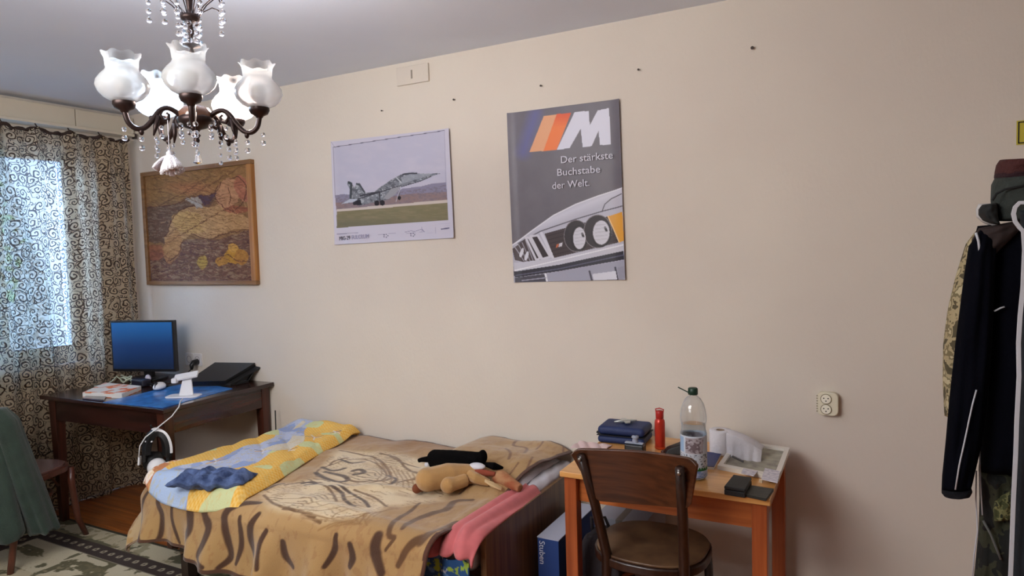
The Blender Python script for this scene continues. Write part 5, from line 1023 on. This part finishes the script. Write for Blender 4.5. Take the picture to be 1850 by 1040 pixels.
for k in range(5):
    a = az0+k*2*PI/5
    am = obj('arm', MB().tube(arm_pts(), .0072, 10), m_brz, chd, smooth=True); am.rotation_euler.z = a
    obj('scroll', MB().tube([(.086, 0, .010), (.094, 0, -.006), (.085, 0, -.022), (.072, 0, -.018), (.070, 0, -.004), (.077, 0, .0)], [.006, .006, .006, .005, .004, .004], 8), m_brz, am, smooth=True)
    obj('leaf', MB().tube([(.100, 0, -.010), (.106, 0, -.044), (.112, 0, -.066)], [.009, .006, .002], 8), m_brz, am, smooth=True)
    obj('ornament', MB().ball((.142, 0, -.058), .007, 8, (1, 1, 1.4)), m_brz, am, smooth=True)
    obj('cup', MB().lathe([(.008, .018), (.012, .024), (.024, .030), (.029, .040), (.028, .052), (.024, .056), (.022, .050), (.006, .046)], 24, (.180, 0, -.028)), m_brz, am, smooth=True)
    s = obj('shade', sh_mb, m_shade, am, smooth=True); s.location = (.180, 0, .017); s.scale = (.89, .89, .92)
    lit = k in bulb_col
    b_ = obj('bulb', MB().ball((.180, 0, .062), .023, 14, (1, 1, 1.25)), mat('bulb_lit_%d' % k, tuple(int(255*v) for v in bulb_col[k]), .3, emit=12) if lit else mat('bulb_off', (225, 225, 220), .2), am, smooth=True)
    if lit:
        l = bpy.data.lights.new('bulb_light', 'POINT'); l.energy = 23.0; l.color = bulb_col[k]; l.shadow_soft_size = .03
        lo = bpy.data.objects.new('bulb_light', l); COL.objects.link(lo); lo.location = (HX+.18*math.cos(a), HY+.18*math.sin(a), HZ+.098)
    bead_string(am, .142, 0, -.066, 2); bead_string(am, .185, .008, -.044, 2, .008); bead_string(am, .108, .006, -.062, 3, .0065); bead_string(am, .088, -.012, -.028, 2, .0075)
obj('hub', MB().lathe([(.001, -.052), (.006, -.050), (.012, -.040), (.030, -.034), (.046, -.022), (.050, -.010), (.040, .002), (.020, .006), (.010, .012), (.007, .03)], 28), m_brz, chd, smooth=True)
m_amb = mat('amber_glass', (120, 84, 66), .15, coat=.6); obj('hub_bowl', MB().lathe([(.045, -.006), (.047, .006), (.036, .022), (.018, .030), (.010, .031)], 28, wob=lambda i, t: .04*math.sin(10*t)), m_amb, chd, smooth=True)
obj('finial', MB().lathe([(.008, -.050), (.012, -.056), (.006, -.064), (.009, -.070), (.001, -.088)], 14), m_brz, chd, smooth=True); obj('crystal_drop', MB().lathe([(.001, -.090), (.004, -.096), (.010, -.125), (.013, -.134), (.001, -.138)], 8), m_cry, chd)
obj('column', MB().lathe([(.006, .02), (.006, .09), (.010, .10), (.007, .12), (.007, .175), (.005, .19), (.024, .196), (.024, .200), (.006, .204), (.005, .225), (.010, .235), (.006, .25), (.006, .262), (.024, .268), (.027, .282), (.022, .284), (.006, .28), (.007, .30), (.011, .33), (.006, .36), (.006, .60)], 20), m_brz, chd, smooth=True)
TOPZ = CEIL-HZ; obj('canopy', MB().lathe([(.006, TOPZ-.05), (.02, TOPZ-.045), (.05, TOPZ-.015), (.055, TOPZ-.001)], 24), m_brz, chd, smooth=True); obj('chain_rod', MB().tube([(0, 0, .58), (0, 0, TOPZ-.04)], .005, 8), m_brz, chd, smooth=True)
for k in range(10):
    a = k*2*PI/10+.3; ca, sa = math.cos(a), math.sin(a); w_ = .104-.022*(k % 2); h_ = .045+.02*(k % 2)
    o = obj('spray_wire', MB().tube([(.022*ca, .022*sa, .28), (.045*ca, .045*sa, .28+h_*.55), (.075*ca, .075*sa, .28+h_), (w_*.93*ca, w_*.93*sa, .28+h_*.98), (w_*ca, w_*sa, .28+h_*.7)], .0017, 6), m_brz, chd, smooth=True); bead_string(o, w_*ca, w_*sa, .28+h_*.72+.005, 3, .0085)
for k in range(8): a = k*PI/4; bead_string(chd, .024*math.cos(a), .024*math.sin(a), .266, 3, .008)
for k in range(6): a = k*PI/3+.4; bead_string(chd, .045*math.cos(a), .045*math.sin(a), -.02, 2, .008)
# white tassel hanging from the chandelier
Pt = EYE+ray(306, 274)*1.85; tz = thing('tassel', 'white fluffy knitted pompom skirt hanging on a thread under the chandelier', 'ornament', tuple(Pt)); m_ta = mat('tassel_yarn', (226, 222, 228), .95, bump=.6, bscale=300)
obj('thread', MB().tube([Pt+Vector((0, 0, .085)), Pt], .0012, 6), m_ta, tz, world=True)
obj('knot', MB().ball(tuple(Pt+Vector((0, 0, -.006))), .009, 10), m_ta, tz, world=True, smooth=True)
tb_ = MB()
for k in range(90):
    a = k*2.399; rr_ = .040*(.55+.45*((k % 7)/6)); zz = -.045-.018*(1-(k % 7)/6)
    tb_.tube([Pt+Vector((0, 0, -.008)), Pt+Vector((rr_*.45*math.cos(a), rr_*.45*math.sin(a), -.018)), Pt+Vector((rr_*.9*math.cos(a), rr_*.9*math.sin(a), zz*.8)), Pt+Vector((rr_*1.05*math.cos(a), rr_*1.05*math.sin(a), zz))], [.003, .004, .0045, .0035], 6)
o = obj('fringe', tb_, m_ta, tz, world=True, smooth=True); o['kind'] = 'stuff'

# ------------------------------------------------------------------ clothes at the right edge
m_navy = mat('navy_cloth', (7, 8, 16), .95, bump=.2, bscale=60, spec=.08); m_pip = mat('white_piping', (196, 198, 204), .8)
rk = thing('coat_stand', 'coat stand at the right edge carrying caps and jackets', 'coat stand', (.47, 2.42, 0)); m_rk = mat('stand_wood', (60, 42, 32), .5)
obj('pole', MB().tube([(0, 0, .02), (0, 0, 1.74)], .018, 12), m_rk, rk, smooth=True); obj('base', MB().lathe([(.001, .03), (.12, .026), (.18, .010), (.18, .0), (.001, .0)], 28), m_rk, rk, smooth=True)
for a in (PI, PI*1.5, PI/2, 0): obj('hook', MB().tube([(0, 0, 1.62), (.06*math.cos(a), .06*math.sin(a), 1.60), (.11*math.cos(a), .11*math.sin(a), 1.64), (.12*math.cos(a), .12*math.sin(a), 1.68)], .008, 8), m_rk, rk, smooth=True)
def px_path(pts, Y): return [on_y(x, y, Y) for x, y in pts]
def camo_mat(name, cols, sc=16):
    mt = mat(name, cols[0], .9, bump=.25, bscale=80); n = mt.node_tree.nodes; lk = mt.node_tree.links; b = n['Principled BSDF']
    tc = n.new('ShaderNodeTexCoord'); nz = n.new('ShaderNodeTexNoise'); nz.inputs['Scale'].default_value = sc; nz.inputs['Detail'].default_value = 3; lk.new(tc.outputs['Object'], nz.inputs['Vector'])
    cr = n.new('ShaderNodeValToRGB'); cr.color_ramp.interpolation = 'CONSTANT'; el = cr.color_ramp.elements; el[0].color = (*L(*cols[0]), 1); el[1].position = .44; el[1].color = (*L(*cols[1]), 1)
    for k, c in enumerate(cols[2:]): e = el.new(.52+.07*k); e.color = (*L(*c), 1)
    lk.new(nz.outputs['Fac'], cr.inputs[0]); lk.new(cr.outputs[0], b.inputs['Base Color']); return mt
m_camo = camo_mat('camo_cloth', [(84, 76, 54), (170, 154, 118), (120, 108, 78), (190, 176, 140)], 26)
def body_loft(outl, orl, Y, depth, amp=.01, seed=1, nv=50, nu=48):
    """garment between two pixel outlines (left, right) with an elliptical cross-section around depth Y"""
    mb = MB(); Lp = np.array([tuple(on_y(x, y, Y)) for x, y in outl]); Rp = np.array([tuple(on_y(x, y, Y)) for x, y in orl])
    def samp(A, s): t = np.linspace(0, 1, len(A)); return np.array([np.interp(s, t, A[:, k]) for k in range(3)])
    for j in range(nv):
        s = j/(nv-1); a_, b_ = samp(Lp, s), samp(Rp, s); c = (a_+b_)/2; h = (b_-a_)/2; hl = abs(h[0]); tp_ = min(1, .35+s*8, .5+(1-s)*12)
        for i in range(nu):
            t = 2*PI*i/nu; f = amp*(math.sin(5*t+seed+7*s)+.7*math.sin(9*t-5*s+seed*2)+.6*math.sin(23*s+3*t))
            x = c[0]+h[0]*math.cos(t); mb.v.append((x, Y+(depth+f)*tp_*math.sin(t), c[2]+h[2]*math.cos(t)))
    for j in range(nv-1):
        for i in range(nu): mb.f.append((j*nu+i, (j+1)*nu+i, (j+1)*nu+(i+1) % nu, j*nu+(i+1) % nu))
    mb.f.append(tuple(range(nu))); mb.f.append(tuple((nv-1)*nu+i for i in range(nu))[::-1]); return mb
kj = thing('camouflage_jacket', 'pale camouflage jacket hanging behind the navy track jacket', 'jacket', (.3, 2.45, .9))
obj('sleeve', body_loft([(1762, 418), (1745, 440), (1726, 500), (1712, 560), (1704, 620), (1703, 690), (1706, 750)], [(1800, 420), (1790, 460), (1775, 520), (1765, 580), (1755, 640), (1750, 700), (1742, 755)], 2.44, .045, .004), m_camo, kj, world=True, smooth=True)
obj('body', body_loft([(1775, 410), (1765, 500), (1768, 700), (1772, 900)], [(1900, 400), (1910, 500), (1910, 700), (1910, 900)], 2.46, .05, .006), m_camo, kj, world=True, smooth=True)
tj = thing('track_jacket', 'dark navy track jacket with thin white piping and a long hanging sleeve', 'jacket', (.3, 2.33, .8))
obj('body', body_loft([(1766, 408), (1757, 440), (1758, 560), (1768, 700), (1772, 780), (1768, 850)], [(1920, 396), (1935, 440), (1935, 560), (1935, 700), (1930, 780), (1930, 856)], 2.33, .075, .006), m_navy, tj, world=True, smooth=True)
obj('sleeve', body_loft([(1770, 415), (1750, 445), (1740, 510), (1726, 620), (1715, 720), (1708, 800), (1702, 860), (1701, 884)], [(1800, 430), (1798, 480), (1795, 560), (1790, 650), (1784, 730), (1774, 800), (1762, 850), (1754, 884)], 2.25, .042, .004, 3), m_navy, tj, world=True, smooth=True)
obj('cuff', body_loft([(1701, 882), (1701, 890), (1706, 896)], [(1755, 882), (1757, 888), (1752, 897)], 2.25, .030, .001, 3, 12), mat('cuff_knit', (10, 12, 20), .95, bump=.5, bscale=200), tj, world=True, smooth=True)
obj('piping', MB().tube(px_path([(1764, 704), (1757, 730), (1750, 762), (1742, 800), (1733, 840), (1726, 884)], 2.196), .0022, 6), m_pip, tj, world=True, smooth=True)
obj('shoulder_yoke', body_loft([(1768, 412), (1757, 430), (1752, 452)], [(1850, 396), (1840, 418), (1800, 458)], 2.262, .035, .002, 2, 16), mat('yoke_maroon', (46, 34, 32), .8), tj, world=True, smooth=True)
obj('piping', MB().tube(px_path([(1763, 420), (1768, 436), (1770, 456)], 2.215), .0035, 6), m_pip, tj, world=True, smooth=True)
obj('logo_dash', MB().tube(px_path([(1796, 562), (1808, 556), (1815, 554)], 2.24), .0025, 6), m_pip, tj, world=True, smooth=True)
# trousers / lower clothes
ct = thing('camouflage_trousers', 'dark camouflage trousers hanging under the navy track jacket', 'trousers', (.35, 2.40, .2)); m_dcamo = camo_mat('dark_camo', [(15, 16, 17), (22, 24, 22), (52, 54, 38), (16, 16, 16)], 9)
obj('leg', body_loft([(1768, 840), (1770, 900), (1768, 960), (1758, 1060), (1748, 1400)], [(1850, 840), (1852, 900), (1852, 960), (1850, 1060), (1845, 1400)], 2.36, .06, .008, 4), m_dcamo, ct, world=True, smooth=True)
for q in ([(1764, 850), (1763, 900), (1766, 960), (1760, 1000), (1757, 1045)], [(1770, 812), (1771, 870), (1775, 930)]): obj('drawstring', MB().tube(px_path(q, 2.285), .002, 6), m_pip, ct, world=True, smooth=True)
obj('patch', body_loft([(1797, 905), (1794, 920), (1796, 940)], [(1828, 884), (1834, 905), (1826, 938)], 2.30, .016, .003, 5, 14), camo_mat('olive_patch', [(70, 74, 44), (120, 118, 76), (40, 44, 30), (90, 92, 60)], 40), ct, world=True, smooth=True)
obj('lace', MB().tube(px_path([(1776, 940), (1790, 965), (1800, 990), (1808, 1010)], 2.29), .0035, 6), mat('lace_grey', (96, 98, 96), .8), ct, world=True, smooth=True)
# dark coat at the very edge with white band
ec = thing('dark_coat', 'charcoal coat with a long white edge band at the far right', 'coat', (.36, 2.1, .5)); m_char = mat('charcoal_cloth', (26, 32, 38), .9, bump=.3)
obj('body', body_loft([(1842, 380), (1848, 470), (1846, 560), (1842, 650), (1838, 750), (1832, 880), (1826, 1000), (1822, 1100)], [(1960, 380), (1960, 470), (1960, 560), (1960, 650), (1960, 750), (1960, 880), (1960, 1000), (1960, 1100)], 2.12, .07, .005), m_char, ec, world=True, smooth=True)
bandp = px_path([(1852, 366), (1842, 366), (1834, 374), (1831, 386), (1834, 400), (1842, 411), (1849, 418), (1851, 450), (1848, 520), (1843, 570), (1840, 620), (1841, 680), (1837, 760), (1835, 820), (1831, 900), (1828, 980), (1825, 1060)], 2.05)
obj('white_band', ribbon([Vector(p) for p in bandp], .010, .009, Vector((0, 1, 0))), m_pip, ec, world=True, bevel=.001)
# caps
cp = thing('dark_green_cap', 'dark green cap with a rounded brim on top of the coat stand', 'cap', (.34, 2.36, 1.66)); m_gc2 = mat('cap_cloth', (52, 58, 54), .9, var=.2, vscale=12, bump=.3, bscale=120)
obj('crown', body_loft([(1797, 322), (1791, 334), (1790, 362), (1793, 385), (1800, 399)], [(1880, 316), (1888, 330), (1888, 362), (1886, 385), (1880, 399)], 2.30, .085, .003, 2, 30), m_gc2, cp, world=True, smooth=True)
obj('brim', body_loft([(1774, 370), (1768, 378), (1768, 388), (1776, 398), (1792, 404)], [(1800, 366), (1802, 376), (1802, 388), (1804, 398), (1806, 405)], 2.25, .045, .002, 2, 24), mat('brim_dark', (30, 32, 32), .9), cp, world=True, smooth=True)
obj('seam', MB().tube(px_path([(1793, 362), (1800, 350), (1815, 342), (1835, 338), (1860, 334)], 2.212), .0035, 6), mat('brim_dark', 0), cp, world=True, smooth=True)
wh = thing('white_hat', 'white rim of a cap peeping out behind the dark green cap brim', 'cap', (.3, 2.33, 1.62)); obj('brim', body_loft([(1768, 368), (1763, 378), (1764, 392), (1774, 401), (1790, 408)], [(1800, 368), (1802, 378), (1802, 392), (1804, 401), (1806, 410)], 2.33, .035, .002, 2, 24), mat('cap_white', (200, 198, 196), .9), wh, world=True, smooth=True)
mh = thing('maroon_hat', 'dark maroon knitted hat topmost of the stack of caps', 'hat', (.36, 2.36, 1.75)); obj('crown', body_loft([(1806, 289), (1800, 298), (1797, 312), (1797, 320), (1800, 326)], [(1876, 288), (1884, 298), (1886, 312), (1886, 320), (1884, 326)], 2.32, .075, .004, 2, 24), mat('maroon_knit', (70, 34, 32), .95, bump=.5, bscale=150), mh, world=True, smooth=True)
obj('fold_band', body_loft([(1797, 314), (1796, 320), (1798, 326)], [(1887, 312), (1888, 319), (1886, 326)], 2.32, .080, .003, 3, 12), mat('maroon_dark', (48, 24, 30), .95, bump=.5, bscale=150), mh, world=True, smooth=True)
